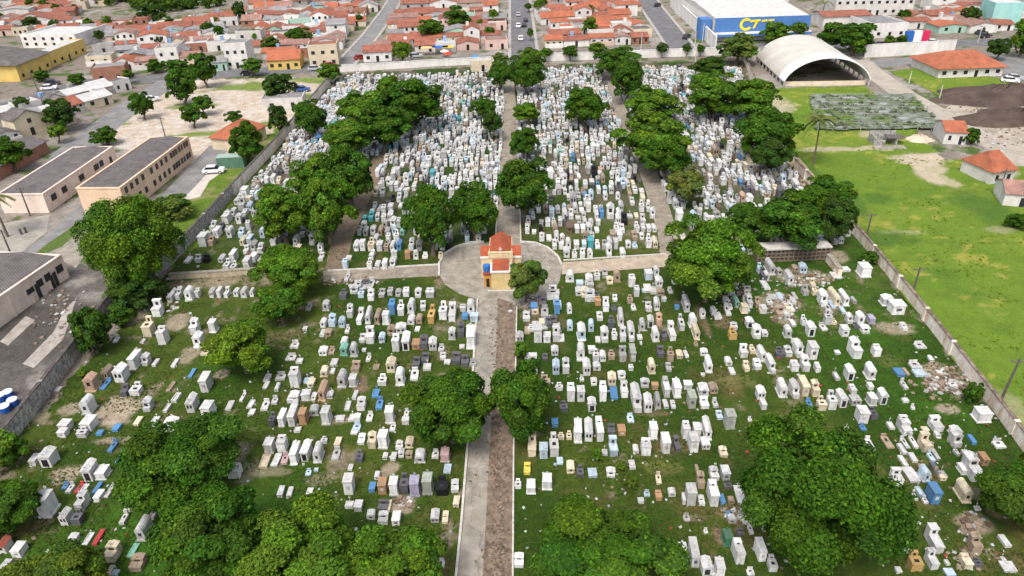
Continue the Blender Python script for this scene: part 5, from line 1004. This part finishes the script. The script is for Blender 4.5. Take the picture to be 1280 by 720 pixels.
# ---- blue market
def market():
    a, b = at(892, 52), at(1008, 48); d = b-a; L_ = d.length; ang = math.atan2(d.y, d.x); root = empty('market_building', (a+b)/2, ang); tag(root, 'long market building with blue front, yellow emblem and pale sheet roof', 'market')
    blue = P('market_blue', (.08, .19, .44), .8, .15, None, 0, .3, 0, 0); dp = 62
    w = MB(); w.box(-L_/2, L_/2, 0, dp, 0, 7.4); w.build('wall', M_white, root)
    f = MB(); f.box(-L_/2-.2, L_/2+.2, -.35, -.003, 3.4, 8.4); fas = f.build('fascia', blue, root)
    c = MB(); c.box(-L_/2-.4, L_/2+.4, -3.2, -.36, 2.2, 3.0); c.build('canopy', blue, root)
    wb = MB(); wb.box(-L_/2-.3, L_/2+.3, -3.0, -.36, 3.003, 3.3); wb.build('canopy_top', M_white, root)
    r = MB(); r.face([(-L_/2, .1, 8.2), (L_/2, .1, 8.2), (L_/2, dp/2, 9.6), (-L_/2, dp/2, 9.6)]); r.face([(-L_/2, dp, 7.8), (L_/2, dp, 7.8), (L_/2, dp/2, 9.6), (-L_/2, dp/2, 9.6)]); r.face([(-L_/2, .1, 7.41), (-L_/2, .1, 8.2), (-L_/2, dp/2, 9.6), (-L_/2, dp, 7.8), (-L_/2, dp, 7.41)]); r.face([(L_/2, .1, 7.41), (L_/2, .1, 8.2), (L_/2, dp/2, 9.6), (L_/2, dp, 7.8), (L_/2, dp, 7.41)]); r.build('roof', M_sheetw, root)
    # the yellow emblem: an open ring, its hooked bar and two dashes
    em = MB(); x0 = at(924, 47); q = (x0-(a+b)/2); lx = q.dot(d.normalized()); zk = -.4; R1, R0 = 2.2, 1.35; n = 20
    for k in range(n):
        t0, t1 = R(55)+R(270)*k/n, R(55)+R(270)*(k+1)/n
        P4 = [(lx+R0*math.cos(t0)*1.1, 5.9+R0*math.sin(t0)), (lx+R1*math.cos(t0)*1.1, 5.9+R1*math.sin(t0)), (lx+R1*math.cos(t1)*1.1, 5.9+R1*math.sin(t1)), (lx+R0*math.cos(t1)*1.1, 5.9+R0*math.sin(t1))]
        em.prism(P4, -.5, -.352)
    em.prism([(lx+1.4, 6.6), (lx+5.2, 6.9), (lx+5.2, 7.65), (lx+1.4, 7.35)], -.5, -.352); em.prism([(lx+2.6, 4.3), (lx+3.4, 4.5), (lx+4.4, 6.8), (lx+3.5, 6.75)], -.5, -.352)
    em.prism([(lx+5.7, 6.6), (lx+7.8, 6.75), (lx+7.8, 7.45), (lx+5.7, 7.3)], -.5, -.352); em.prism([(lx+8.2, 6.8), (lx+10.4, 6.9), (lx+10.4, 7.5), (lx+8.2, 7.4)], -.5, -.352)
    em.build('emblem', P('emblem_yellow', (.85, .68, .03), .6, .1, None, 0, 1, 0, 0), fas)
    s = MB(); s.box(-L_/2-4.5, -L_/2-.5, 3, 9, 0, 7.5); s.build('side_block', blue, root)
market()
wall('compound_wall', [(894, 64), (875, 44), (852, 22), (838, 8)], 5.0, .4, (M_white, M_white), 'white market side wall running along the street')
ext_house((1042, 20), (1140, 18), 14, hw=11, hr=.8, kind='mono', wall_='white', roof='pale', label='long white three storey block with rows of small windows', windows=10, storeys=3, name='apartment_block', cat='building')
ext_house((1028, 36), (1086, 34), 12, hw=4.6, hr=1.2, kind='ridge_x', wall_='white', roof='red', label='low white building with red ridge between hall trees and white block', windows=4, name='house')
ext_house((1090, 48), (1132, 46), 18, hw=4.4, hr=1.2, kind='mono', wall_='white', roof='grey', label='white walled house with grey roof behind the tricolour panel', windows=3)
ext_house((1236, 36), (1272, 36), 12, hw=9, hr=.8, kind='mono', wall_='teal', roof='pale', label='tall blank teal building at the far right', windows=0, door=False, name='apartment_block', cat='building')
def tricolour():
    a, b = at(1130, 56), at(1160, 55); d = b-a; L_ = d.length; root = empty('panel_wall', (a+b)/2, math.atan2(d.y, d.x)); tag(root, 'wall panel painted in blue, white and red bands', 'wall panel')
    for k, (nm, c) in enumerate((('blue_band', (.03, .13, .45)), ('white_band', (.8, .8, .8)), ('red_band', (.62, .03, .1)))):
        MB().box(-L_/2+L_*k/3+.002, -L_/2+L_*(k+1)/3-.002, 0, 1.2, 0, 4.6).build(nm, P('panel_'+nm, c, .8, .12, None, 0, .5, 0, 0), root)
tricolour()
# ---- arched sports hall
def arched_hall():
    A, B, C_ = at(981, 111), at(1083, 105), at(946, 78); wd = (B-A).length; ax = (C_-A); ln = ax.length; ang = math.atan2(ax.y, ax.x)-math.pi/2
    root = empty('sports_hall', (A+B)/2, ang); tag(root, 'open sports hall under a beige barrel roof with white front edge', 'hall')
    # local x across the span, y away along the axis
    xv = Vector((math.cos(ang), math.sin(ang), 0)); half = abs((B-A).dot(xv))/2; rise = 8.4; z0 = 1.6; n = 26
    def arcp(r): return [(r*half*math.cos(math.pi*(.07+.86*k/n))/math.cos(math.pi*.07), z0+(rise-z0)*r*(math.sin(math.pi*(.07+.86*k/n))-math.sin(math.pi*.07))/(1-math.sin(math.pi*.07))) for k in range(n+1)]
    def shell(y0, y1, t, mat, nm):
        m = MB(); o_, i_ = arcp(1.0), arcp(1.0)
        for k in range(n):
            (x0, a0), (x1, a1) = o_[k], o_[k+1]
            m.face([(x0, y0, a0+t), (x0, y1, a0+t), (x1, y1, a1+t), (x1, y0, a1+t)]); m.face([(x0, y0, a0-.15), (x1, y0, a1-.15), (x1, y1, a1-.15), (x0, y1, a0-.15)])
            for y in (y0, y1): m.face([(x0, y, a0-.15), (x0, y, a0+t), (x1, y, a1+t), (x1, y, a1-.15)])
        for k in (0, n): m.face([(o_[k][0], y0, o_[k][1]-.15), (o_[k][0], y1, o_[k][1]-.15), (o_[k][0], y1, o_[k][1]+t), (o_[k][0], y0, o_[k][1]+t)])
        return m.build(nm, mat, root)
    ln2 = ln*.98
    shell(5.4, ln2, .15, P('hall_roof', (.56, .53, .47), .8, .18, (.4, .35, .28), .4, .25, 0, 0), 'roof')
    shell(-.4, 5.397, .22, P('hall_roof_edge', (.80, .81, .82), .7, .1, None, 0, .3, 0, 0), 'roof_edge')
    for k in range(9):
        y = ln2*k/8.0-.1*(k == 8)
        for s in (-1, 1):
            m = MB(); xx = s*(half-.25); m.box(xx-.25, xx+.25, y-.2, y+.2, 0, z0+.3); m.build('post', M_pave, root)
    MB().box(-half+.8, half-.8, 1.0, 1.25, 0, 1.3).build('low_wall', WALLS['cream'], root); MB().box(-half+.8, half-.8, ln2-1.2, ln2-.9, 0, 5.0).build('end_wall', WALLS['grey'], root)
    m = MB()
    for q in range(4): m.box(-half*.7, half*.7, ln2-2.2-q*.9, ln2-1.31-q*.9, 0, 1.9-q*.45)
    m.build('steps', P('hall_steps', (.2, .18, .16), .9, .3, None, 0, .5, 0, 0), root)
arched_hall()
# ---- pavilion and meadow houses
ext_house((1172, 98), (1252, 95), 16, hw=3.0, hr=3.4, kind='hip', wall_='white', roof='orange', label='low pavilion with broad bright orange hipped roof on the lawn', windows=6, name='pavilion', cat='pavilion')
ext_house((1178, 180), (1206, 181), 8, hw=3.0, hr=1.6, kind='ridge_x', wall_='white', roof='orange', label='small white house with patched orange roof on the meadow', windows=2)
ext_house((1236, 232), (1265, 228), 8, hw=3.0, hr=3.0, kind='hip', wall_='white', roof='orange', label='white house with steep patched orange roof at the meadow edge', windows=2)
ext_house((1252, 258), (1300, 262), 7, hw=2.8, hr=1.6, kind='ridge_x', wall_='white', roof='faded red', label='ruined white house cut by the right edge', windows=1)
ext_house((1240, 62), (1262, 60), 6, hw=3, hr=1.4, kind='ridge_x', wall_='blue', roof='red', label='small pale blue hut near the right trees', windows=1, name='hut') if False else None
def ruin():
    c = at(1106, 181); root = empty('ruined_hut', c, -.05); tag(root, 'grey roofless block hut with pale slab in front on the meadow', 'ruin')
    g_ = M_stone; m = MB(); m.box(-3, 3, 2.6, 2.9, 0, 2.6); m.box(-3, -2.7, -1, 2.597, 0, 2.2); m.box(2.0, 2.3, -1, 2.597, 0, 1.6); m.box(-2.697, -.4, -1, -.7, 0, 1.4); m.build('wall', g_, root)
    MB().box(.1, 4.2, -.6, 2.0, 1.7, 1.9).build('tin_sheet', M_sheetd, root); MB().box(-3.4, 3.6, -3.6, -1.2, 0, .35).build('slab', M_conc, root)
ruin()
def mound(px, py, w, d_, h, mat, name, label, cat, seed):
    c = at(px, py); root = MB(); n = 26; g_ = random.Random(seed); rr = 7; grid = []
    for i in range(rr+1):
        t = i/rr; ring = []
        for k in range(n):
            a = 2*math.pi*k/n; j = 1+.16*math.sin(3*a+seed)+.1*math.sin(5*a+seed*2)+g_.uniform(-.05, .05)
            ring.append((math.cos(a)*w*t*j, math.sin(a)*d_*t*j, h*(1-t**1.3)*(1+g_.uniform(-.22, .22))-(.05 if i == rr else 0)))
        grid.append(ring)
    for i in range(rr):
        for k in range(n): root.face([grid[i][k], grid[i+1][k], grid[i+1][(k+1) % n], grid[i][(k+1) % n]])
    o = root.build(name, mat); o.location = c; tag(o, label, cat); return o
M_brown = P('turned_earth', (.075, .052, .042), .95, .4, (.16, .12, .09), .5, .15, .5, 0)
mound(1148, 176, 3.3, 2.4, 1.6, P('sand', (.55, .46, .36), .95, .2, None, 0, 1, .2, 0), 'sand_heap', 'pale sand heap beside the small white house', 'heap', 1)
mound(1258, 122, 22, 9, 3.6, M_brown, 'earth_mound', 'long dark brown earth mound behind the rubble', 'mound', 2)
mound(1275, 148, 17, 8, 2.4, M_brown, 'earth_mound', 'lower dark earth mound cut by the right edge', 'mound', 3)
# ---- chapel
def chapel():
    c = at(626.5, 362); root = empty('chapel', c, R(1.0), (1, 1, .8)); tag(root, 'small yellow chapel with red tiled cross shaped roof on the plaza', 'chapel')
    ye = P('chapel_yellow', (.66, .50, .24), .9, .25, (.40, .30, .16), .6, .9, 0, 0); cr = P('chapel_cream', (.72, .58, .34), .9, .25, (.42, .33, .22), .6, .9, 0, 0); wt = M_white; rd = corrugated('chapel_tiles', (.42, .10, .045), .35, 0, 3, (.20, .07, .05), .5)
    m = MB(); m.box(-1.55, 1.55, 0, 3.2, 0, 3.9); m.build('porch', ye, root)
    m = MB(); m.box(-1.68, 1.68, -.12, .18, 3.903, 4.25); m.box(-1.68, -1.38, .181, 3.2, 3.903, 4.25); m.box(1.38, 1.68, .181, 3.2, 3.903, 4.25); m.build('porch_cornice', wt, root)
    m = MB(); m.face([(-1.37, .19, 4.15), (1.37, .19, 4.15), (1.37, 3.2, 4.9), (-1.37, 3.2, 4.9)]); m.face([(-1.37, .19, 3.905), (1.37, .19, 3.905), (1.37, .19, 4.15), (-1.37, .19, 4.15)]); m.build('porch_roof', rd, root)
    m = MB(); m.box(-1.9, 1.9, 3.21, 9.5, 0, 6.0); m.build('nave_wall', cr, root)
    m = MB(); m.box(-2.0, 2.0, 3.1, 3.42, 5.2, 6.35); m.box(-2.02, 2.02, 3.05, 3.45, 6.353, 6.55); m.build('nave_parapet', cr, root)
    m = MB(); m.prism([(-1.8, 6.003), (1.8, 6.003), (0, 7.4)], 3.46, 9.6); m.build('nave_roof', rd, root)
    m = MB(); m.box(-3.3, -1.903, 3.9, 7.6, 0, 4.7); m.box(1.903, 3.3, 3.9, 7.6, 0, 4.7); m.build('transept_wall', cr, root)
    m = MB(); m.box(-3.4, -1.91, 3.78, 4.02, 4.703, 5.05); m.box(1.91, 3.4, 3.78, 4.02, 4.703, 5.05); m.build('transept_cornice', wt, root)
    m = MB()
    for s in (-1, 1):
        x0, x1 = s*3.35, s*1.5; m.face([(x0, 4.03, 4.75), (x1, 4.03, 4.75), (x1, 5.8, 6.4), (x0, 5.8, 6.4)]); m.face([(x0, 7.6, 4.75), (x1, 7.6, 4.75), (x1, 5.8, 6.4), (x0, 5.8, 6.4)]); m.face([(x0, 4.03, 4.75), (x0, 7.6, 4.75), (x0, 5.8, 6.4)])
    m.build('transept_roof', rd, root)
    m = MB(); m.box(-2.75, -1.56, .9, 3.2, 0, 2.8); m.build('annex', P('chapel_orange', (.55, .27, .06), .9, .2, (.4, .2, .06), .4, .8, 0, 0), root)
    m = MB(); m.box(-2.85, -1.56, .8, 3.2, 2.803, 3.0); m.build('annex_roof', P('annex_roof', (.22, .05, .04), .9, .2, None, 0, 1, 0, 0), root)
    m = MB(); m.box(1.56, 2.9, .9, 3.2, 0, 2.8); m.build('annex', cr, root); m = MB(); m.box(1.56, 3.0, .8, 3.2, 2.803, 3.0); m.build('annex_roof', rd, root)
    m = MB(); m.box(-2.4, -1.9, .84, .9, .1, 2.0); m.build('door', M_glass, root)
    m = MB(); m.box(-.06, .06, 3.2, 3.3, 6.55, 7.6); m.box(-.32, .32, 3.21, 3.29, 7.1, 7.22); m.build('cross', wt, root)
    m = MB(); m.box(-2.2, 2.2, -.55, -.2, 0, .12); m.build('step', M_kerb, root)
    t = MB(); t.tube([(0, 0, 0), (0, 0, 1.0), (0, 0, 1.15)], [.62, .62, .3], 14); o = t.build('water_tank', P('tank_blue', (.03, .14, .42), .5, .1, None, 0, 1, 0, 0)); o.location = Matrix.Rotation(R(1), 4, 'Z') @ Vector((-2.3, 2.2, 2.41))+c; tag(o, 'round blue water tank on the chapel annex roof', 'tank')
chapel()
# ---- niche wall (columbarium)
def niche_wall():
    a, b = at(946, 328), at(1035, 324); d = b-a; L_ = d.length; root = empty('niche_wall', (a+b)/2, math.atan2(d.y, d.x)); tag(root, 'brown wall of burial niches with a pale flat top', 'niche wall')
    br = P('niche_brown', (.20, .155, .115), .95, .35, (.3, .24, .18), .5, 1.2, .2, 0); MB().box(-L_/2, L_/2, .06, 2.2, 0, 2.3).build('body', P('niche_back', (.11, .085, .065), .95, .3, None, 0, 1, 0, 0), root)
    m = MB(); n = int(L_/.75)
    for k in range(n+1): x = -L_/2+L_*k/n; m.box(x-.09, x+.09, -.12, .057, 0, 2.3)
    for z in (0, .72, 1.44, 2.14): m.box(-L_/2, L_/2, -.1, .055, z, z+.15)
    m.build('niche_grid', br, root); MB().box(-L_/2-.2, L_/2+.2, -.3, 2.4, 2.303, 2.55).build('top_slab', P('niche_top', (.55, .52, .48), .9, .25, (.3, .28, .25), .6, .8, 0, 0), root)
niche_wall()
# ================================================================== SMALL THINGS
def utility_pole(px, py, hpx, label, lean=0, arm=True, white=False, cat='pole'):
    c = at(px, py); h = hpx/pxm(c)/.93; root = empty('utility_pole', c); tag(root, label, cat)
    m = MB(); m.tube([(0, 0, -.2), (lean*h*.5, 0, h*.5), (lean*h, 0, h)], [.17, .14, .11], 8); m.build('post', M_kerb if white else paint('pole_wood', (.12, .105, .095), .95, .3, None, 0, 2, 0, .1), root)
    if arm:
        m = MB(); m.box(lean*h-.9, lean*h+.9, -.07, .07, h-.5, h-.36)
        for x in (-.8, 0, .8): m.tube([(lean*h+x, 0, h-.36), (lean*h+x, 0, h-.16)], .05, 6)
        m.build('crossarm', paint('crossarm', (.14, .12, .11), .9, .2, None, 0, 1, 0, 0), root)
for a in [(1250, 503, 62, 'leaning dark pole in the meadow near the lower wall', .05), (1141, 366, 34, 'dark pole in the meadow behind the upper wall', 0), (1082, 300, 34, 'dark pole at the wall by the rear trees', 0), (18, 328, 42, 'dark pole by the street in front of the dark roofed building', 0),
          (208, 176, 28, 'pole behind the peach building roof', 0), (1247, 246, 34, 'pole in front of the steep orange roof', 0), (38, 270, 36, 'thin pole before the pink end wall', 0), (50, 118, 26, 'dark leaning pole on the church street', -.12)]: utility_pole(*a)
for a in [(1174, 124, 16, 'short white post beside the dirt road, near one', 0, False, True), (1136, 104, 14, 'short white post on the lawn by the dirt road', 0, False, True), (801, 66, 22, 'slim pale lamp post on the rear street', 0, False, True), (868, 62, 20, 'slim pole on the market street', 0, True, True), (878, 52, 20, 'second slim pole on the market street', 0, True, True), (869, 78, 22, 'stout pale post at the rear wall corner', 0, False, True), (1222, 54, 20, 'pale pole by the street near the teal building', 0, True, True), (1086, 76, 16, 'pale gate post at the end of the tall white wall', 0, False, True)]: utility_pole(*a)
# cars
def car_meshes():
    b = MB(); prof = [(-2.1, .35), (2.1, .35), (2.15, .75), (1.95, .92), (1.1, 1.0), (-1.7, 1.02), (-2.12, .9), (-2.15, .6)]
    b.prism(prof, -.85, .85); c = MB(); c.prism([(-1.75, 1.0), (1.05, 1.0), (.45, 1.47), (-1.3, 1.5)], -.74, .74)
    t = MB(); t.prism([(-1.32, 1.495), (.46, 1.465), (.4, 1.53), (-1.25, 1.56)], -.72, .72)
    w = MB(); w.tube([(0, -.1, 0), (0, .1, 0)], .33, 12); l = MB().box(-.04, .04, -.2, .2, -.08, .08); r_ = MB(); r_.tube([(0, -.115, 0), (0, .115, 0)], .19, 10)
    return b.mesh('body', M_white), c.mesh('cabin', M_glass), t.mesh('roof', M_white), w.mesh('wheel', M_dark), l.mesh('headlight', M_kerb), r_.mesh('rim', M_kerb)
CM = car_meshes()
CARC = {'white': P('car_white', (.75, .75, .76), .35, .05, None, 0, 1, 0, 0), 'silver': P('car_silver', (.42, .43, .45), .35, .05, None, 0, 1, 0, 0), 'red': P('car_red', (.35, .03, .03), .35, .05, None, 0, 1, 0, 0), 'dark': P('car_dark', (.04, .04, .05), .35, .05, None, 0, 1, 0, 0), 'blue': P('car_blue', (.05, .12, .35), .35, .05, None, 0, 1, 0, 0)}
def car(px, py, ang, col_, label, group='cars on the streets'):
    root = empty('parked_car', at(px, py, .02), R(ang), (1.12, 1.12, 1.12)); tag(root, label, 'car', group)
    part('body', CM[0], root, CARC[col_]); part('cabin', CM[1], root); part('roof', CM[2], root, CARC[col_])
    for x in (-1.35, 1.35):
        for y in (-.8, .8): o = part('wheel', CM[3], root); o.location = (x, y, .33); part('rim', CM[5], o)
    for y in (-.6, .6): o = part('headlight', CM[4], root); o.location = (2.12, y, .7)
car(268, 216, 8, 'white', 'white hatchback parked on the pale slab by the green container', None)
for a in [(394, 88, 5, 'silver', 'silver car parked on the park street under the cream corner house'), (412, 84, 5, 'red', 'dark red car parked on the park street beside a silver one'), (451, 74, 40, 'red', 'reddish car at the mouth of the diagonal street'), (520, 72, 6, 'silver', 'pale van like car on the rear street by the corner bush'), (651, 50, 90, 'white', 'white car on the left side of the straight avenue'), (655, 33, 90, 'dark', 'dark car on the right side of the straight avenue'), (648, 34, 90, 'white', 'far white car on the left side of the straight avenue'), (648, 20, 90, 'silver', 'farthest silver car on the straight avenue'),
          (657, 27, 90, 'dark', 'dark car half on the avenue pavement'), (858, 48, 60, 'dark', 'dark car on the market street near the corner'), (822, 8, 60, 'dark', 'dark car at the far end of the market street'), (1262, 103, -25, 'white', 'white car beside the orange pavilion'), (1268, 100, -25, 'silver', 'silver car cut close to the right of the pavilion'), (1231, 47, 20, 'dark', 'dark car on the street near the teal building'), (1226, 43, 20, 'dark', 'second dark car on the street near the teal building'), (378, 114, 5, 'blue', 'dark blue car on the street below the bright lawn'),
          (190, 127, 40, 'white', 'white car beside the tree at the park entrance'), (62, 112, 15, 'white', 'white car on the church street'), (66, 106, 15, 'dark', 'dark car on the church street'), (1102, 58, 5, 'dark', 'dark car before the grey roofed white house'), (1166, 55, 5, 'white', 'white car behind the tall blank wall'), (310, 94, 3, 'dark', 'dark car parked before the tall white house')]: car(*a)
# green container, bins, tanks, parasols, awning
def container():
    c = at(291, 208); root = empty('container', c, R(6)); tag(root, 'dull green container box beside the white hatchback', 'container'); gm = P('container_green', (.09, .20, .13), .7, .25, (.2, .25, .2), .4, .6, 0, 0)
    MB().box(-3, 3, -1.3, 1.3, 0, 2.6).build('body', gm, root); m = MB()
    for k in range(13): x = -2.9+k*.48; m.box(x, x+.12, -1.36, -1.302, .1, 2.5)
    m.build('ribs', gm, root); MB().box(-3.05, 3.05, -1.35, 1.35, 2.603, 2.72).build('lid', P('container_lid', (.33, .42, .37), .7, .2, None, 0, 1, 0, 0), root)
container()
for k, (px, py, lb) in enumerate([(27, 293, 'short dark post on the forecourt edge, nearer the pole'), (33, 291, 'short dark post on the forecourt edge, nearer the pink building')]):
    root = empty('bollard', at(px, py)); tag(root, lb, 'bollard'); MB().tube([(0, 0, 0), (0, 0, 1.0)], .22, 10).build('post', M_dark, root); MB().tube([(0, 0, 1.003), (0, 0, 1.2)], [.26, .1], 10).build('cap', M_dark, root)
tb, tw = P('tank_deep_blue', (.02, .10, .42), .5, .15, None, 0, 1, 0, .1), P('tank_white', (.75, .78, .82), .5, .15, None, 0, 1, 0, .1)
for px, py, lb in [(3, 500, 'blue water tank with white lid cut by the left edge'), (12, 496, 'blue water tank with white lid, right of a pair by the wall'), (8, 514, 'blue water tank with white lid, nearest the stone wall'), (18, 506, 'blue water tank lying open beside the others')]:
    root = empty('water_tank', at(px, py)); tag(root, lb, 'tank', 'blue tanks in the rubble yard'); MB().tube([(0, 0, 0), (0, 0, .75), (0, 0, .9)], [.58, .66, .6], 16).build('body', tb, root); MB().tube([(0, 0, .903), (0, 0, 1.0), (0, 0, 1.1)], [.68, .62, .3], 16).build('lid', tw, root)
def parasol(px, py, colr_, label):
    root = empty('parasol', at(px, py)); tag(root, label, 'parasol'); MB().tube([(0, 0, 0), (0, 0, 2.3)], .04, 6).build('pole', M_kerb, root); m = MB(); n = 8
    for k in range(n):
        a, b = 2*math.pi*k/n, 2*math.pi*(k+1)/n; q = [(1.6*math.cos(a), 1.6*math.sin(a), 2.0), (1.6*math.cos(b), 1.6*math.sin(b), 2.0)]; m.face([q[0], q[1], (0, 0, 2.7)]); m.face([q[1], q[0], (q[0][0], q[0][1], 1.85), (q[1][0], q[1][1], 1.85)])
    m.build('canopy', P('parasol_'+colr_[0], colr_[1], .8, .1, None, 0, 1, 0, 0), root)
parasol(560, 74, ('red', (.65, .06, .03)), 'red parasol on the rear street'); parasol(556, 71, ('pale', (.75, .7, .65)), 'pale parasol beside the red one'); parasol(594, 78, ('blue', (.05, .25, .45)), 'small blue parasol at the rear cemetery wall')
def awning(px, py, w, colr_, label):
    root = empty('awning', at(px, py)); tag(root, label, 'awning'); MB().box(-w/2, w/2, 0, 3.2, 2.6, 2.75).build('cloth', P('awning_'+colr_[0], colr_[1], .8, .15, None, 0, 1, 0, 0), root)
    for x in (-w/2+.1, w/2-.1): MB().tube([(x, .1, 0), (x, .1, 2.597)], .05, 6).build('pole', M_kerb, root)
awning(550, 69, 6, ('blue', (.03, .13, .5)), 'blue tarpaulin awning on the rear street'); awning(560, 69, 4, ('yellow', (.75, .5, .06)), 'yellow awning beside the blue tarpaulin'); awning(535, 70, 5, ('orange', (.75, .5, .2)), 'pale yellow awning left of the blue tarpaulin')
def gatehouse():
    a, b = at(590, 90), at(618, 88); d = b-a; house((a+b)/2, d.length, 3, math.atan2(d.y, d.x), 3.0, .8, 'mono', 'cream', 'pale', 'small cream gatehouse at the rear end of the path', None, 1, 'gatehouse', 'gatehouse')
gatehouse()
# fenced plots: posts carrying thin rails and netting over grey-green beds
def plots():
    pol = [(1020, 165), (1013, 121), (1140, 120), (1182, 163)]
    def bed(X, Y):
        k = np.zeros(X.shape+(3,))+colr(.14, .165, .11); n_ = fbm(X, Y*2, 3); k = mixc(k, colr(.30, .31, .29), (n_-.47)*7); k = mixc(k, colr(.07, .09, .05), np.sin((Y+n_*1.5)*1.9)*.6-.2); return mixc(k, colr(.10, .16, .03), (fbm(X+40, Y, 5)-.52)*8)
    sheet('planting_beds', W(pol), .5, .6, bed, M_field, .25)
    gf = random.Random(2); netm = P('fence_net', (.30, .32, .29), .9, .2, None, 0, 1, 0, 0)
    for r_, (ya, yb_) in enumerate([(165, 163), (158, 156), (149, 148), (140, 139), (131, 131), (123, 122)]):
        f = r_/5; xa = 1022+(1014-1022)*f; xb = 1182+(1142-1182)*f; A, B = at(xa, ya), at(xb, yb_); L_ = (B-A).length; root = empty('wire_fence', A, math.atan2((B-A).y, (B-A).x))
        tag(root, ['nearest', 'second', 'third', 'fourth', 'fifth', 'farthest'][r_]+' low wire fence across the grey green plots', 'fence', 'fences of the planted plots'); n = int(L_/3.2)
        for k in range(n+1): MB().box(k*L_/n-.08, k*L_/n+.08, -.08, .08, 0, 1.4).build('post', netm, root)
        m = MB()
        for z in (.9, 1.35): m.box(0, L_, -.03, .03, z, z+.06)
        m.build('rails', netm, root)
plots()
o = MB(); gr_ = random.Random(9); shr = []
g = np.random.RandomState(15); Vs, Cs = [], []
for k in range(150):
    px, py = g.uniform(1016, 1178), g.uniform(122, 165)
    if not inpoly(px, py, [(1020, 165), (1013, 121), (1140, 120), (1182, 163)]): continue
    c = at(px, py); V, fc, _, _ = crown_arrays(.8, .8, .35, 6, 30, .35, k, (.20, .23, .16)); Vs.append(V+np.array([c.x, c.y, .75])); Cs.append(fc)
o = bpy.data.objects.new('vegetation', fast_mesh('vegetation', np.concatenate(Vs), 4, M_leaf, fcol=np.concatenate(Cs))); COL.objects.link(o); tag(o, 'grey green seedlings filling the fenced plots', 'plants', kind='stuff')
# tufts on the meadow
n = 16000; g = np.random.RandomState(12); xs = [p.x for p in FIELDW]; ys = [p.y for p in FIELDW]
xx_ = g.uniform(min(xs), 140, n); yy_ = min(ys)+(max(ys)-min(ys))*g.rand(n)**1.5; ok = inpoly_np(xx_, yy_, FIELDW) & (g.rand(n) < np.clip((.60-fbm(xx_*.8, yy_*1.6, 7))*5, 0, 1)); xx_, yy_ = xx_[ok], yy_[ok]; n = len(xx_)
a = g.rand(n)*6.28; s = g.uniform(.2, .55, n); P0 = np.stack([xx_, yy_, np.full(n, .12)], -1); A = np.stack([np.cos(a), np.sin(a), 0*a], -1)*s[:, None]; B = np.stack([-np.sin(a), np.cos(a), 0*a], -1)*(s*.45)[:, None]; U = np.stack([0*a, 0*a, g.uniform(.12, .38, n)], -1)
V = np.stack([P0-A, P0-B*.6+U, P0+A, P0+B+U*.8], 1).reshape(-1, 3); fc = np.stack([g.uniform(.12, .18, n), g.uniform(.19, .25, n), g.uniform(.008, .02, n)], -1)
o = bpy.data.objects.new('grass', fast_mesh('grass', V, 4, M_leaf, fcol=fc)); COL.objects.link(o); tag(o, 'tall yellow green grass tufts on the meadow', 'grass', kind='stuff')

for o in bpy.data.objects:                                     # every thing that is not setting or stuff
    if o.parent is None and o.get('category') and not o.get('kind'): o['kind'] = 'thing'
